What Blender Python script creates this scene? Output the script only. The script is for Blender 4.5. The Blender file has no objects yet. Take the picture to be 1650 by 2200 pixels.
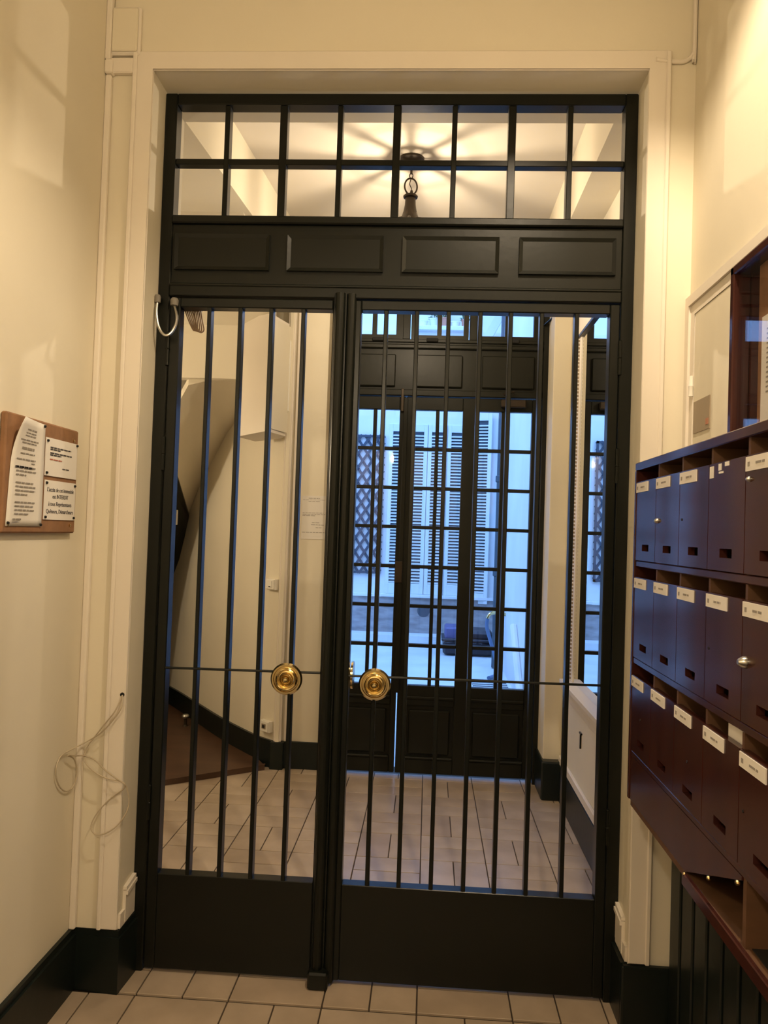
import bpy, bmesh, math, random
from mathutils import Vector, Matrix
random.seed(7)
S = bpy.context.scene
COL = S.collection
PI = math.pi

# ------------------------------------------------------------------ camera
F_PX = 1679.5                                   # focal length in pixels of the 1650x2200 frame
cam_d = bpy.data.cameras.new('camera')
cam = bpy.data.objects.new('camera', cam_d)
COL.objects.link(cam)
cam_d.sensor_fit = 'VERTICAL'
cam_d.sensor_height = 24.0
cam_d.lens = F_PX / 2200 * 24.0
cam_d.clip_start = 0.02
YAW, PITCH, ROLL = -0.0585266, 0.0256137, 0.0337881
_f = Vector((math.sin(YAW), math.cos(YAW), 0)); _r = Vector((math.cos(YAW), -math.sin(YAW), 0)); _u = Vector((0, 0, 1))
_f2 = _f * math.cos(PITCH) + _u * math.sin(PITCH); _u2 = -_f * math.sin(PITCH) + _u * math.cos(PITCH)
_r3 = _r * math.cos(ROLL) + _u2 * math.sin(ROLL); _u3 = -_r * math.sin(ROLL) + _u2 * math.cos(ROLL)
_m = Matrix((_r3, _u3, -_f2)).transposed().to_4x4()
_m.translation = Vector((0.1485, -2.5494, 1.4638))
cam.matrix_world = _m
S.camera = cam

# ------------------------------------------------------------------ world (overcast daylight, blue next to the warm lamps)
W = bpy.data.worlds.new('sky'); S.world = W; W.use_nodes = True
bg = W.node_tree.nodes['Background']
bg.inputs[0].default_value = (0.23, 0.45, 1.0, 1)
bg.inputs[1].default_value = 5.6
S.view_settings.view_transform = 'Standard'
S.view_settings.look = 'None'
S.view_settings.exposure = 0.0
S.view_settings.gamma = 1.0
S.view_settings.use_curve_mapping = False
WARM = (1.0, 0.805, 0.56)
HALL_LAMP_W = 37.0
PORCH_LAMP_W = 120.0
BACK_LAMP_W = 46.0
STAIR_LAMP_W = 26.0

# ------------------------------------------------------------------ materials
def mat(name, col, rough=0.6, metal=0.0, spec=0.5, coat=0.0, noise=0.0, nscale=8.0, bump=0.0, bscale=60.0, col2=None, stretch=None):
    m = bpy.data.materials.new(name); m.use_nodes = True
    nt = m.node_tree; b = nt.nodes['Principled BSDF']
    b.inputs['Base Color'].default_value = (*col, 1)
    b.inputs['Roughness'].default_value = rough
    b.inputs['Metallic'].default_value = metal
    b.inputs['Specular IOR Level'].default_value = spec
    b.inputs['Coat Weight'].default_value = coat
    b.inputs['Coat Roughness'].default_value = 0.12
    if noise or bump:
        tc = nt.nodes.new('ShaderNodeTexCoord'); mp = nt.nodes.new('ShaderNodeMapping')
        nt.links.new(tc.outputs['Object'], mp.inputs['Vector'])
        if stretch: mp.inputs['Scale'].default_value = stretch
    if noise:
        n = nt.nodes.new('ShaderNodeTexNoise'); n.inputs['Scale'].default_value = nscale; n.inputs['Detail'].default_value = 6
        nt.links.new(mp.outputs[0], n.inputs['Vector'])
        r = nt.nodes.new('ShaderNodeValToRGB')
        c2 = col2 or tuple(c * (1 - noise) for c in col)
        r.color_ramp.elements[0].color = (*c2, 1); r.color_ramp.elements[0].position = 0.3
        r.color_ramp.elements[1].color = (*col, 1); r.color_ramp.elements[1].position = 0.7
        nt.links.new(n.outputs['Fac'], r.inputs[0]); nt.links.new(r.outputs[0], b.inputs['Base Color'])
    if bump:
        n2 = nt.nodes.new('ShaderNodeTexNoise'); n2.inputs['Scale'].default_value = bscale; n2.inputs['Detail'].default_value = 4
        nt.links.new(mp.outputs[0], n2.inputs['Vector'])
        bp = nt.nodes.new('ShaderNodeBump'); bp.inputs['Strength'].default_value = bump; bp.inputs['Distance'].default_value = 0.004
        nt.links.new(n2.outputs['Fac'], bp.inputs['Height']); nt.links.new(bp.outputs[0], b.inputs['Normal'])
    return m

def glass_mat(name, tint=(1, 1, 1), refl=0.06):
    m = bpy.data.materials.new(name); m.use_nodes = True
    nt = m.node_tree; nt.nodes.clear()
    o = nt.nodes.new('ShaderNodeOutputMaterial'); mx = nt.nodes.new('ShaderNodeMixShader')
    t = nt.nodes.new('ShaderNodeBsdfTransparent'); g = nt.nodes.new('ShaderNodeBsdfGlossy'); lw_ = nt.nodes.new('ShaderNodeLayerWeight'); pw = nt.nodes.new('ShaderNodeMath'); fr = nt.nodes.new('ShaderNodeMath')
    t.inputs[0].default_value = (*tint, 1); g.inputs['Roughness'].default_value = 0.02; lw_.inputs[0].default_value = 0.5; pw.operation = 'POWER'; pw.inputs[1].default_value = 5.0; fr.operation = 'MULTIPLY_ADD'; fr.inputs[1].default_value = 0.75; fr.inputs[2].default_value = 0.025
    nt.links.new(lw_.outputs['Facing'], pw.inputs[0]); nt.links.new(pw.outputs[0], fr.inputs[0])
    nt.links.new(fr.outputs[0], mx.inputs[0]); nt.links.new(t.outputs[0], mx.inputs[1]); nt.links.new(g.outputs[0], mx.inputs[2])
    nt.links.new(mx.outputs[0], o.inputs[0])
    return m

def emit_mat(name, col, strength):
    m = bpy.data.materials.new(name); m.use_nodes = True
    b = m.node_tree.nodes['Principled BSDF']
    b.inputs['Emission Color'].default_value = (*col, 1); b.inputs['Emission Strength'].default_value = strength
    return m

M = dict(
    wall=mat('cream_wall_paint', (0.80, 0.735, 0.59), 0.55, spec=0.3, noise=0.06, nscale=2.2, bump=0.12, bscale=35),
    casing=mat('cream_gloss_trim', (0.82, 0.75, 0.65), 0.40, spec=0.4, noise=0.05, nscale=3, bump=0.08, bscale=30),
    ceil=mat('ceiling_paint', (0.64, 0.59, 0.51), 0.75, spec=0.2, bump=0.05, bscale=25),
    wire=mat('cream_cable', (0.50, 0.42, 0.30), 0.5),
    plastic=mat('white_plastic', (0.85, 0.82, 0.74), 0.35),
    gland=mat('grey_rubber', (0.20, 0.18, 0.15), 0.6),
    tanwire=mat('tan_wire', (0.36, 0.24, 0.15), 0.55),
    gate=mat('green_black_gloss_paint', (0.006, 0.007, 0.005), 0.31, spec=0.27, coat=0.0, bump=0.06, bscale=40),
    base=mat('dark_green_baseboard_paint', (0.007, 0.011, 0.0095), 0.34, spec=0.3, bump=0.12, bscale=20),
    door=mat('courtyard_door_green_paint', (0.011, 0.0115, 0.008), 0.38, spec=0.22, bump=0.10, bscale=30),
    brass=mat('polished_brass', (0.74, 0.58, 0.29), 0.15, metal=1.0),
    steel=mat('steel', (0.55, 0.54, 0.50), 0.28, metal=1.0),
    darkmetal=mat('dark_bronze', (0.045, 0.033, 0.022), 0.40, metal=0.6),
    mahog=mat('mahogany_varnish', (0.058, 0.017, 0.012), 0.17, spec=0.24, coat=0.0, noise=0.5, nscale=7, stretch=(3, 3, 0.5), col2=(0.034, 0.011, 0.010)),
    mahog_in=mat('raw_brown_plywood', (0.13, 0.060, 0.026), 0.6, noise=0.3, nscale=9, stretch=(1, 4, 4)),
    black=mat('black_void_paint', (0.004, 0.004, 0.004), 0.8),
    paper=mat('white_paper', (0.80, 0.76, 0.70), 0.7),
    ink=mat('black_ink', (0.05, 0.045, 0.05), 0.8),
    inkg=mat('grey_ink', (0.30, 0.27, 0.24), 0.8),
    inkr=mat('red_ink', (0.45, 0.13, 0.08), 0.8),
    cork=mat('brown_cork_board', (0.30, 0.150, 0.070), 0.8, noise=0.25, nscale=30),
    mirror=mat('mirror_silver', (0.80, 0.82, 0.82), 0.01, metal=1.0),
    glass=glass_mat('window_glass'),
    grout=mat('dark_grout', (0.060, 0.042, 0.028), 0.9),
    stepwood=mat('red_brown_stair_floor', (0.10, 0.050, 0.027), 0.45, noise=0.35, nscale=3, stretch=(1, 3, 1)),
    plate=mat('grey_plate', (0.33, 0.26, 0.18), 0.5),
    yardwall=mat('courtyard_render', (0.78, 0.80, 0.80), 0.85, noise=0.10, nscale=1.5, bump=0.2, bscale=12),
    yardfloor=mat('courtyard_paving', (0.70, 0.74, 0.74), 0.7, noise=0.18, nscale=2.5, bump=0.2, bscale=8),
    stone=mat('weathered_stone', (0.42, 0.40, 0.40), 0.9, noise=0.45, nscale=5, bump=0.7, bscale=14, stretch=(1, 1, 3)),
    shutter=mat('pale_shutter_paint', (0.70, 0.74, 0.74), 0.55),
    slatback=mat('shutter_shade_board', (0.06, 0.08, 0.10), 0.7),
    trellis=mat('blue_grey_trellis', (0.045, 0.060, 0.085), 0.7),
    bag=mat('black_plastic', (0.015, 0.014, 0.022), 0.35),
    violet=mat('violet_plastic', (0.10, 0.10, 0.24), 0.5),
    hose=mat('blue_hose', (0.10, 0.16, 0.28), 0.45),
    terracotta=mat('terracotta', (0.50, 0.23, 0.15), 0.8),
    potwhite=mat('white_pot', (0.82, 0.82, 0.82), 0.5),
    leaf=mat('leaf_green', (0.06, 0.15, 0.05), 0.6),
    bulb=emit_mat('lit_bulb', (1.0, 0.80, 0.50), 25.0),
)
TILE = []
for i, c in enumerate([(0.50, 0.395, 0.295), (0.47, 0.365, 0.27), (0.53, 0.425, 0.325)]):
    TILE.append(mat('beige_floor_tile_%d' % i, c, 0.27, spec=0.5, noise=0.22, nscale=5.5, bump=0.10, bscale=18))

# ------------------------------------------------------------------ helpers
def tag(o, label=None, cat=None, group=None, kind=None):
    if label: o['label'] = label
    if cat: o['category'] = cat
    if group: o['group'] = group
    if kind: o['kind'] = kind
    return o

def thing(name, label, cat, loc=(0, 0, 0), group=None):
    o = bpy.data.objects.new(name, None); COL.objects.link(o)
    o.location = loc; o.empty_display_size = 0.05
    return tag(o, label, cat, group)

ORG = {}
def origin_of(o):
    v = Vector((0, 0, 0))
    while o is not None:
        v += o.location; o = o.parent
    return v

def link(name, me, m, parent=None):
    o = bpy.data.objects.new(name, me); COL.objects.link(o)
    if m is not None: me.materials.append(m)
    if parent is not None: o.parent = parent
    return o

def fin(name, bm, m, parent=None, smooth=False):
    """finish a bmesh given in world coordinates: the object's origin is its base centre"""
    off = origin_of(parent) if parent is not None else None
    if off is None:
        xs = [v.co.x for v in bm.verts]; ys = [v.co.y for v in bm.verts]; zs = [v.co.z for v in bm.verts]
        off = Vector(((min(xs) + max(xs)) / 2, (min(ys) + max(ys)) / 2, min(zs))); loc = off
    else:
        loc = None
    bmesh.ops.translate(bm, verts=bm.verts, vec=-off)
    bmesh.ops.recalc_face_normals(bm, faces=bm.faces)
    me = bpy.data.meshes.new(name); bm.to_mesh(me); bm.free()
    if smooth:
        for p in me.polygons: p.use_smooth = True
        me.set_sharp_from_angle(angle=0.55)
    o = link(name, me, m, parent)
    if loc is not None: o.location = loc
    return o

def add_box(bm, x0, x1, y0, y1, z0, z1, bev=0.0):
    vs = [bm.verts.new(p) for p in ((x0, y0, z0), (x1, y0, z0), (x1, y1, z0), (x0, y1, z0), (x0, y0, z1), (x1, y0, z1), (x1, y1, z1), (x0, y1, z1))]
    fs = [bm.faces.new([vs[i] for i in q]) for q in ((0, 3, 2, 1), (4, 5, 6, 7), (0, 1, 5, 4), (1, 2, 6, 5), (2, 3, 7, 6), (3, 0, 4, 7))]
    if bev:
        es = list({e for f in fs for e in f.edges})
        bmesh.ops.bevel(bm, geom=es, offset=bev, segments=1, affect='EDGES')

def box(name, x0, x1, y0, y1, z0, z1, m, parent=None, bev=0.0):
    bm = bmesh.new(); add_box(bm, min(x0, x1), max(x0, x1), min(y0, y1), max(y0, y1), min(z0, z1), max(z0, z1), bev)
    return fin(name, bm, m, parent)

def prism(name, poly, axis, a, b, m, parent=None, bev=0.0):
    """extrude a polygon: axis 'x' poly=(y,z), 'y' poly=(x,z), 'z' poly=(x,y)"""
    def P(q, t):
        return {'x': (t, q[0], q[1]), 'y': (q[0], t, q[1]), 'z': (q[0], q[1], t)}[axis]
    bm = bmesh.new()
    v0 = [bm.verts.new(P(q, a)) for q in poly]; v1 = [bm.verts.new(P(q, b)) for q in poly]
    bm.faces.new(v0); bm.faces.new(v1[::-1])
    n = len(poly)
    for i in range(n): bm.faces.new((v0[i], v1[i], v1[(i + 1) % n], v0[(i + 1) % n]))
    if bev: bmesh.ops.bevel(bm, geom=list(bm.edges), offset=bev, segments=1, affect='EDGES')
    return fin(name, bm, m, parent)

def plate(name, axis, a, b, rect, holes, m, parent=None):
    """a plate between a and b on an axis with rectangular holes; rect and holes = (u0,u1,v0,v1)"""
    us = sorted({rect[0], rect[1], *[h[0] for h in holes], *[h[1] for h in holes]}); vs = sorted({rect[2], rect[3], *[h[2] for h in holes], *[h[3] for h in holes]})
    us = [u for u in us if rect[0] <= u <= rect[1]]; vs = [v for v in vs if rect[2] <= v <= rect[3]]
    def solid(i, j):
        if i < 0 or j < 0 or i >= len(us) - 1 or j >= len(vs) - 1: return False
        cu, cv = (us[i] + us[i + 1]) / 2, (vs[j] + vs[j + 1]) / 2
        return not any(h[0] < cu < h[1] and h[2] < cv < h[3] for h in holes)
    bm = bmesh.new(); cache = {}
    def V(i, j, t):
        k = (i, j, t)
        if k not in cache:
            u, v, w = us[i], vs[j], (a if t == 0 else b)
            cache[k] = bm.verts.new({'x': (w, u, v), 'y': (u, w, v), 'z': (u, v, w)}[axis])
        return cache[k]
    for i in range(len(us) - 1):
        for j in range(len(vs) - 1):
            if not solid(i, j): continue
            bm.faces.new((V(i, j, 0), V(i + 1, j, 0), V(i + 1, j + 1, 0), V(i, j + 1, 0)))
            bm.faces.new((V(i, j, 1), V(i, j + 1, 1), V(i + 1, j + 1, 1), V(i + 1, j, 1)))
            for (di, dj, e) in ((-1, 0, ((0, 0), (0, 1))), (1, 0, ((1, 0), (1, 1))), (0, -1, ((0, 0), (1, 0))), (0, 1, ((0, 1), (1, 1)))):
                if not solid(i + di, j + dj):
                    p, q = (i + e[0][0], j + e[0][1]), (i + e[1][0], j + e[1][1])
                    bm.faces.new((V(*p, 0), V(*q, 0), V(*q, 1), V(*p, 1)))
    return fin(name, bm, m, parent)

def lathe(name, prof, c, m, parent=None, n=32, axis='z', skip=None, smooth=True):
    """prof = [(radius, height)]; skip(ring, segment) leaves a face out"""
    bm = bmesh.new(); rings = []
    def P(r, h, a):
        x, y = r * math.cos(a), r * math.sin(a)
        if axis == 'z': return (c[0] + x, c[1] + y, c[2] + h)
        if axis == 'y': return (c[0] + x, c[1] + h, c[2] + y)
        return (c[0] + h, c[1] + x, c[2] + y)
    for r, h in prof:
        if r < 1e-6: rings.append([bm.verts.new(P(0, h, 0))])
        else: rings.append([bm.verts.new(P(r, h, 2 * PI * i / n)) for i in range(n)])
    for k in range(len(rings) - 1):
        A, B = rings[k], rings[k + 1]
        for i in range(n):
            if skip and skip(k, i): continue
            j = (i + 1) % n
            if len(A) == 1 and len(B) == 1: continue
            if len(A) == 1: bm.faces.new((A[0], B[j], B[i]))
            elif len(B) == 1: bm.faces.new((A[i], A[j], B[0]))
            else: bm.faces.new((A[i], A[j], B[j], B[i]))
    lone = [v for v in bm.verts if not v.link_faces]
    bmesh.ops.delete(bm, geom=lone, context='VERTS')
    return fin(name, bm, m, parent, smooth)

def smooth_path(pts, sub=6, closed=False):
    pts = [Vector(p) for p in pts]; n = len(pts); out = []
    rng = range(n if closed else n - 1)
    for i in rng:
        g = (lambda k: pts[k % n]) if closed else (lambda k: pts[max(0, min(n - 1, k))])
        p0, p1, p2, p3 = g(i - 1), g(i), g(i + 1), g(i + 2)
        for s in range(sub):
            t = s / sub
            out.append(0.5 * ((2 * p1) + (-p0 + p2) * t + (2 * p0 - 5 * p1 + 4 * p2 - p3) * t * t + (-p0 + 3 * p1 - 3 * p2 + p3) * t ** 3))
    if not closed: out.append(pts[-1])
    return out

def add_tube(bm, pts, r, n=8, closed=False):
    pts = [Vector(p) for p in pts]; N = len(pts); rings = []
    up = Vector((0.31, 0.57, 0.76)); prev = None
    for i, p in enumerate(pts):
        a = pts[(i - 1) % N] if (closed or i > 0) else p; b = pts[(i + 1) % N] if (closed or i < N - 1) else p
        d = (b - a)
        if d.length < 1e-9: d = Vector((0, 0, 1))
        d.normalize()
        x = (prev - d * prev.dot(d)) if prev is not None else d.cross(up)
        if x.length < 1e-6: x = d.cross(Vector((1, 0, 0)))
        x.normalize(); prev = x; y = d.cross(x)
        rr = r(i / (N - 1)) if callable(r) else r
        rings.append([bm.verts.new(p + (x * math.cos(2 * PI * k / n) + y * math.sin(2 * PI * k / n)) * rr) for k in range(n)])
    for i in range(N if closed else N - 1):
        A, B = rings[i], rings[(i + 1) % N]
        for k in range(n): bm.faces.new((A[k], A[(k + 1) % n], B[(k + 1) % n], B[k]))
    if not closed:
        bm.faces.new(rings[0][::-1]); bm.faces.new(rings[-1])

def tube(name, pts, r, m, parent=None, n=8, sub=0, closed=False):
    if sub: pts = smooth_path(pts, sub, closed)
    bm = bmesh.new(); add_tube(bm, pts, r, n, closed)
    return fin(name, bm, m, parent, True)

def hull(name, pts, m, parent=None):
    bm = bmesh.new()
    for p in pts: bm.verts.new(p)
    r = bmesh.ops.convex_hull(bm, input=bm.verts)
    junk = [g for g in r.get('geom_interior', []) if isinstance(g, bmesh.types.BMVert)]
    if junk: bmesh.ops.delete(bm, geom=junk, context='VERTS')
    return fin(name, bm, m, parent)

def ribbon(name, path, z0, z1, thick, m, parent=None, smooth=False):
    """a wall along a plan path (x,y), thickness to the path's left side"""
    P = [Vector((x, y)) for x, y in path]; N = len(P); off = []
    for i in range(N):
        d = (P[min(i + 1, N - 1)] - P[max(i - 1, 0)]).normalized(); off.append(P[i] + Vector((-d.y, d.x)) * thick)
    bm = bmesh.new()
    f = lambda v, z: bm.verts.new((v.x, v.y, z))
    zz = z1 if callable(z1) else (lambda t: z1)
    zl = z0 if callable(z0) else (lambda t: z0)
    A = [f(P[i], zl(i / (N - 1))) for i in range(N)]; B = [f(P[i], zz(i / (N - 1))) for i in range(N)]
    C_ = [f(off[i], zl(i / (N - 1))) for i in range(N)]; D = [f(off[i], zz(i / (N - 1))) for i in range(N)]
    for i in range(N - 1):
        bm.faces.new((A[i], A[i + 1], B[i + 1], B[i])); bm.faces.new((C_[i + 1], C_[i], D[i], D[i + 1]))
        bm.faces.new((B[i], B[i + 1], D[i + 1], D[i])); bm.faces.new((A[i + 1], A[i], C_[i], C_[i + 1]))
    bm.faces.new((A[0], B[0], D[0], C_[0])); bm.faces.new((A[-1], C_[-1], D[-1], B[-1]))
    return fin(name, bm, m, parent)

def struct(o, label=None):
    o['kind'] = 'structure'
    if label: o['label'] = label
    return o

def strips(name, rows, face, m, parent, depth=0.0006):
    """lines of print: rows = (u0, v0, length, height); face(u, v, d) -> point"""
    bm = bmesh.new()
    for u, v, L, hgt in rows:
        x = u
        while x < u + L - 1e-4:                     # word-like dashes
            w = min(random.uniform(0.35, 1.0) * 0.022 + 0.004, u + L - x)
            q = [(x, v), (x + w, v), (x + w, v + hgt), (x, v + hgt)]
            a = [bm.verts.new(face(*p, 0)) for p in q]; b = [bm.verts.new(face(*p, depth)) for p in q]
            bm.faces.new(b); bm.faces.new(a[::-1])
            for i in range(4): bm.faces.new((a[i], a[(i + 1) % 4], b[(i + 1) % 4], b[i]))
            x += w + 0.004
    o = fin(name, bm, m, parent); o['kind'] = 'stuff'
    return o

def text(name, body, size, right, up, at, m, parent=None, align='CENTER'):
    cu = bpy.data.curves.new(name + '_curve', 'FONT'); cu.body = body; cu.size = size; cu.align_x = align; cu.extrude = 0.0003
    tmp = bpy.data.objects.new('tmp_text', cu); COL.objects.link(tmp)
    dg = bpy.context.evaluated_depsgraph_get(); dg.update()
    me = bpy.data.meshes.new_from_object(tmp.evaluated_get(dg)); me.name = name
    bpy.data.objects.remove(tmp); bpy.data.curves.remove(cu)
    R_, U_ = Vector(right), Vector(up); N_ = R_.cross(U_); A_ = Vector(at)
    off = origin_of(parent) if parent else Vector((0, 0, 0))
    for v in me.vertices: v.co = A_ + R_ * v.co.x + U_ * v.co.y + N_ * v.co.z - off
    me.materials.clear()
    o = link(name, me, m, parent)
    o['kind'] = 'stuff'
    return o

# =================================================================== THE SETTING
XL, XR, YF, YB = -0.935, 0.925, -0.12, 0.20       # near room side walls, gate wall front and back
ZC = 4.0                                          # near room ceiling
YD = 2.24                                         # far wall (courtyard door)
ZF = 3.28                                         # hall ceiling
OX, OZ = 0.785, 2.925                             # gate opening half width and height

# ---- floor: slab with every tile in basket weave
floor = struct(prism('floor', [(-2.75, -3.7), (1.05, -3.7), (1.05, 2.40), (-0.70, 2.40), (-2.45, 4.6), (-2.75, 4.6)], 'z', -0.12, -0.007, M['grout']), 'beige rectangular tiles laid in a basket weave over dark joints')
U, V_, X0T, Y0T = 0.1457, 0.2835, -0.1343, 1.005
G = 0.0022
tile_cache = {}
def tile(x0, x1, y0, y1):
    x0 += G; x1 -= G; y0 += G; y1 -= G
    w, d = x1 - x0, y1 - y0
    if w < 0.008 or d < 0.008: return
    ti = random.choice((0, 0, 1, 2)); key = (round(w, 3), round(d, 3), ti)
    if key not in tile_cache:
        bm = bmesh.new(); add_box(bm, -w / 2, w / 2, -d / 2, d / 2, -0.008, 0.0, 0.0012)
        me = bpy.data.meshes.new('tile'); bm.to_mesh(me); bm.free(); me.materials.append(TILE[ti]); tile_cache[key] = me
    o = bpy.data.objects.new('tile', tile_cache[key]); COL.objects.link(o); o.parent = floor
    o.location = Vector(((x0 + x1) / 2, (y0 + y1) / 2, 0)) - origin_of(floor)
def tile_region(rx0, rx1, ry0, ry1):
    for c in range(-6, 6):
        for j in range(-12, 6):
            bx, by = X0T + 2 * U * c, Y0T + V_ * j
            parts = [(bx, bx + U, by, by + V_), (bx + U, bx + 2 * U, by, by + V_)] if (c + j) % 2 == 0 else [(bx, bx + 2 * U, by, by + V_ / 2), (bx, bx + 2 * U, by + V_ / 2, by + V_)]
            for (a, b, d, e) in parts:
                a, b, d, e = max(a, rx0), min(b, rx1), max(d, ry0), min(e, ry1)
                if b > a and e > d: tile(a, b, d, e)
tile_region(-0.935, 0.925, -1.45, YF)
tile_region(-0.78, 0.78, YF, YB)
tile_region(-1.45, 0.93, YB, YD)

# ---- near room walls
def wall(o, label): return struct(o, label)
wall(prism('wall_front', [(XL - 0.1, 0), (-OX, 0), (-OX, OZ), (OX, OZ), (OX, 0), (XR + 0.1, 0), (XR + 0.1, ZC), (XL - 0.1, ZC)], 'y', YF, YB, M['wall']), 'cream wall with the tall opening that holds the gate')
wall(box('wall_left', XL - 0.12, XL, -3.7, YF, 0, ZC, M['wall']), 'cream wall with the pinned notice board')
wall(box('wall_right', XR, XR + 0.12, -3.7, YF, 0, ZC, M['wall']), 'cream wall behind the mailboxes')
wall(box('wall_back', XL - 0.1, XR + 0.1, -3.8, -3.7, 0, ZC, M['wall']), 'cream wall behind the viewer')
wall(box('ceiling', XL - 0.1, XR + 0.1, -3.8, YB, ZC, ZC + 0.12, M['ceil']), 'plain ceiling above the mailboxes')

# casing round the opening: flat band with a raised outer bead
cas = struct(prism('trim_1', [(-OX - 0.062, 0.195), (-OX, 0.195), (-OX, OZ), (OX, OZ), (OX, 0.195), (OX + 0.062, 0.195), (OX + 0.062, OZ + 0.055), (-OX - 0.062, OZ + 0.055)], 'y', YF - 0.012, YF, M['casing'], bev=0.003), 'cream casing around the gate opening')
for s in (-1, 1):
    x = s * (OX + 0.055)
    box('bead', x - 0.007, x + 0.007, YF - 0.019, YF - 0.012, 0.195, OZ + 0.05, M['casing'], cas, 0.003)
    # old stepped moulding left at the foot of each reveal
    y0, y1 = (-0.085, -0.005)
    for k, (a, b, z0, z1) in enumerate(((0.0, 0.010, 0.20, 0.285), (0.0, 0.016, 0.285, 0.297), (0.0, 0.012, 0.300, 0.310))):
        xa = s * OX; xb = s * (OX - b)
        prism('moulding_step', [(y0, z0), (y1, z0 + 0.010), (y1, z1 + 0.010), (y0, z1)], 'x', min(xa, xb), max(xa, xb), M['casing'], cas)
    box('reveal_board', s * OX, s * (OX - 0.008), YF, 0.0, 0.195, 0.24, M['casing'], cas)

# baseboards (dark green, wrapping into the reveals)
def bb_run(name, path, z1, label, thick=0.018, inside=1):
    o = struct(ribbon(name, path, 0.0, z1 - 0.020, thick * inside, M['base']), label)
    ribbon('top_bead', path, z1 - 0.020, z1, thick * inside * 0.6, M['base'], o)
    return o
bb_run('baseboard_left', [(XL, -3.7), (XL, YF - 0.0), (-OX, YF), (-OX, 0.0)], 0.192, 'dark green baseboard below the notice board', thick=0.020, inside=-1)
o = struct(box('baseboard_right', OX - 0.02, XR, YF - 0.022, YF, 0, 0.192, M['base'], bev=0.005), 'dark green baseboard right of the gate')
box('reveal_return', OX - 0.02, OX, YF, 0.0, 0, 0.192, M['base'], o)

# dark green vertical boards at the foot of the right wall
dado = struct(box('trim_2', XR - 0.012, XR, -3.7, YF - 0.022, 0, 0.86, M['base']), 'dark green boarding under the mailboxes')
y = -0.15
for k in range(14):
    box('board', XR - 0.026, XR - 0.012, y - 0.085, y, 0.02, 0.84, M['base'], dado, 0.004); y -= 0.105

# ---- hall behind the gate
wall(prism('wall_far', [(-0.76, 0), (-0.48, 0), (-0.48, 3.06), (0.84, 3.06), (0.84, 0), (1.05, 0), (1.05, ZC), (-0.76, ZC)], 'y', YD, YD + 0.16, M['wall']), 'cream wall around the courtyard door')
wall(box('wall_hall_right', 0.93, 1.05, YB, YD, 0, ZF, M['wall']), 'cream hall wall carrying the tall mirror')
wall(prism('ceiling_hall', [(-2.75, YB), (1.05, YB), (1.05, 2.40), (-0.70, 2.40), (-2.45, 4.6), (-2.75, 4.6)], 'z', ZF, ZF + 0.12, M['ceil']), 'pale hall ceiling with the lantern')
wall(box('wall_hall_left', -2.75, -2.62, YB, 4.6, 0, ZF, M['wall']), 'cream wall at the far side of the stairwell')
wall(box('wall_stair_front', -2.75, XL - 0.1, YB - 0.1, YB, 0, ZF, M['wall']), 'cream wall left of the gate on the stair side')
# dropped beams each side of the raised ceiling
struct(box('trim_3', 0.775, 0.93, YB, YD, 2.99, ZF, M['wall']), 'cream dropped beam along the mirror wall')
struct(prism('trim_4', [(-0.83, YB), (-0.695, YD), (-0.76, YD), (-0.76, 2.3), (-2.62, 2.3), (-2.62, YB)], 'z', 2.99, ZF, M['wall']), 'cream dropped ceiling over the stairs')
# boxed pilaster beside the courtyard door
pil = struct(box('trim_5', 0.83, 0.93, 1.95, YD, 0, 2.99, M['wall'], bev=0.003), 'cream boxed pilaster between door and mirror')
box('plinth', 0.815, 0.93, 1.885, YD - 0.001, 0, 0.215, M['base'], pil, 0.008)
# hall baseboards
bf = struct(box('baseboard_far', -0.700, -0.475, YD - 0.018, YD, 0, 0.165, M['base'], bev=0.004), 'dark green baseboard under the paper notice')
box('corner_block', -0.775, -0.695, YD - 0.052, YD, 0, 0.165, M['base'], bf, 0.003)
o = struct(box('baseboard_hall_right', 0.912, 0.93, YB, 1.885, 0, 0.20, M['base'], bev=0.004), 'dark green baseboard below the mirror')
box('top_moulding', 0.914, 0.93, YB, 1.93, 0.20, 0.245, M['casing'], o, 0.004)

# curved stairwell wall
wp = [(-0.765, 2.235), (-0.90, 2.355), (-1.20, 2.72), (-1.53, 3.18), (-1.95, 3.75), (-2.62, 4.5)]
wpath = [(v.x, v.y) for v in smooth_path([(x, y, 0) for x, y in wp], 6)]
wall(ribbon('wall_stairwell', wpath, 0.0, ZF, -0.12, M['wall']), 'curved cream wall of the stairwell')
struct(ribbon('baseboard_stairwell', wpath, 0.0, 0.165, 0.018, M['base']), 'dark green baseboard along the curved stairwell wall')
# brown timber floor of the stairwell
sf = struct(prism('floor_stairwell', [(-0.80, 2.175), (-1.30, 1.79), (-2.0, 1.25), (-2.62, 1.0), (-2.62, 4.5), (-1.95, 3.75), (-1.53, 3.18), (-1.20, 2.72), (-0.90, 2.355)], 'z', 0.0, 0.028, M['stepwood']), 'red brown timber floor of the stairwell')
prism('nosing', [(-0.80, 2.172), (-1.30, 1.787), (-2.0, 1.247), (-2.02, 1.29), (-1.32, 1.845), (-0.80, 2.195)], 'z', 0.028, 0.034, M['stepwood'], sf)
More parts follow.
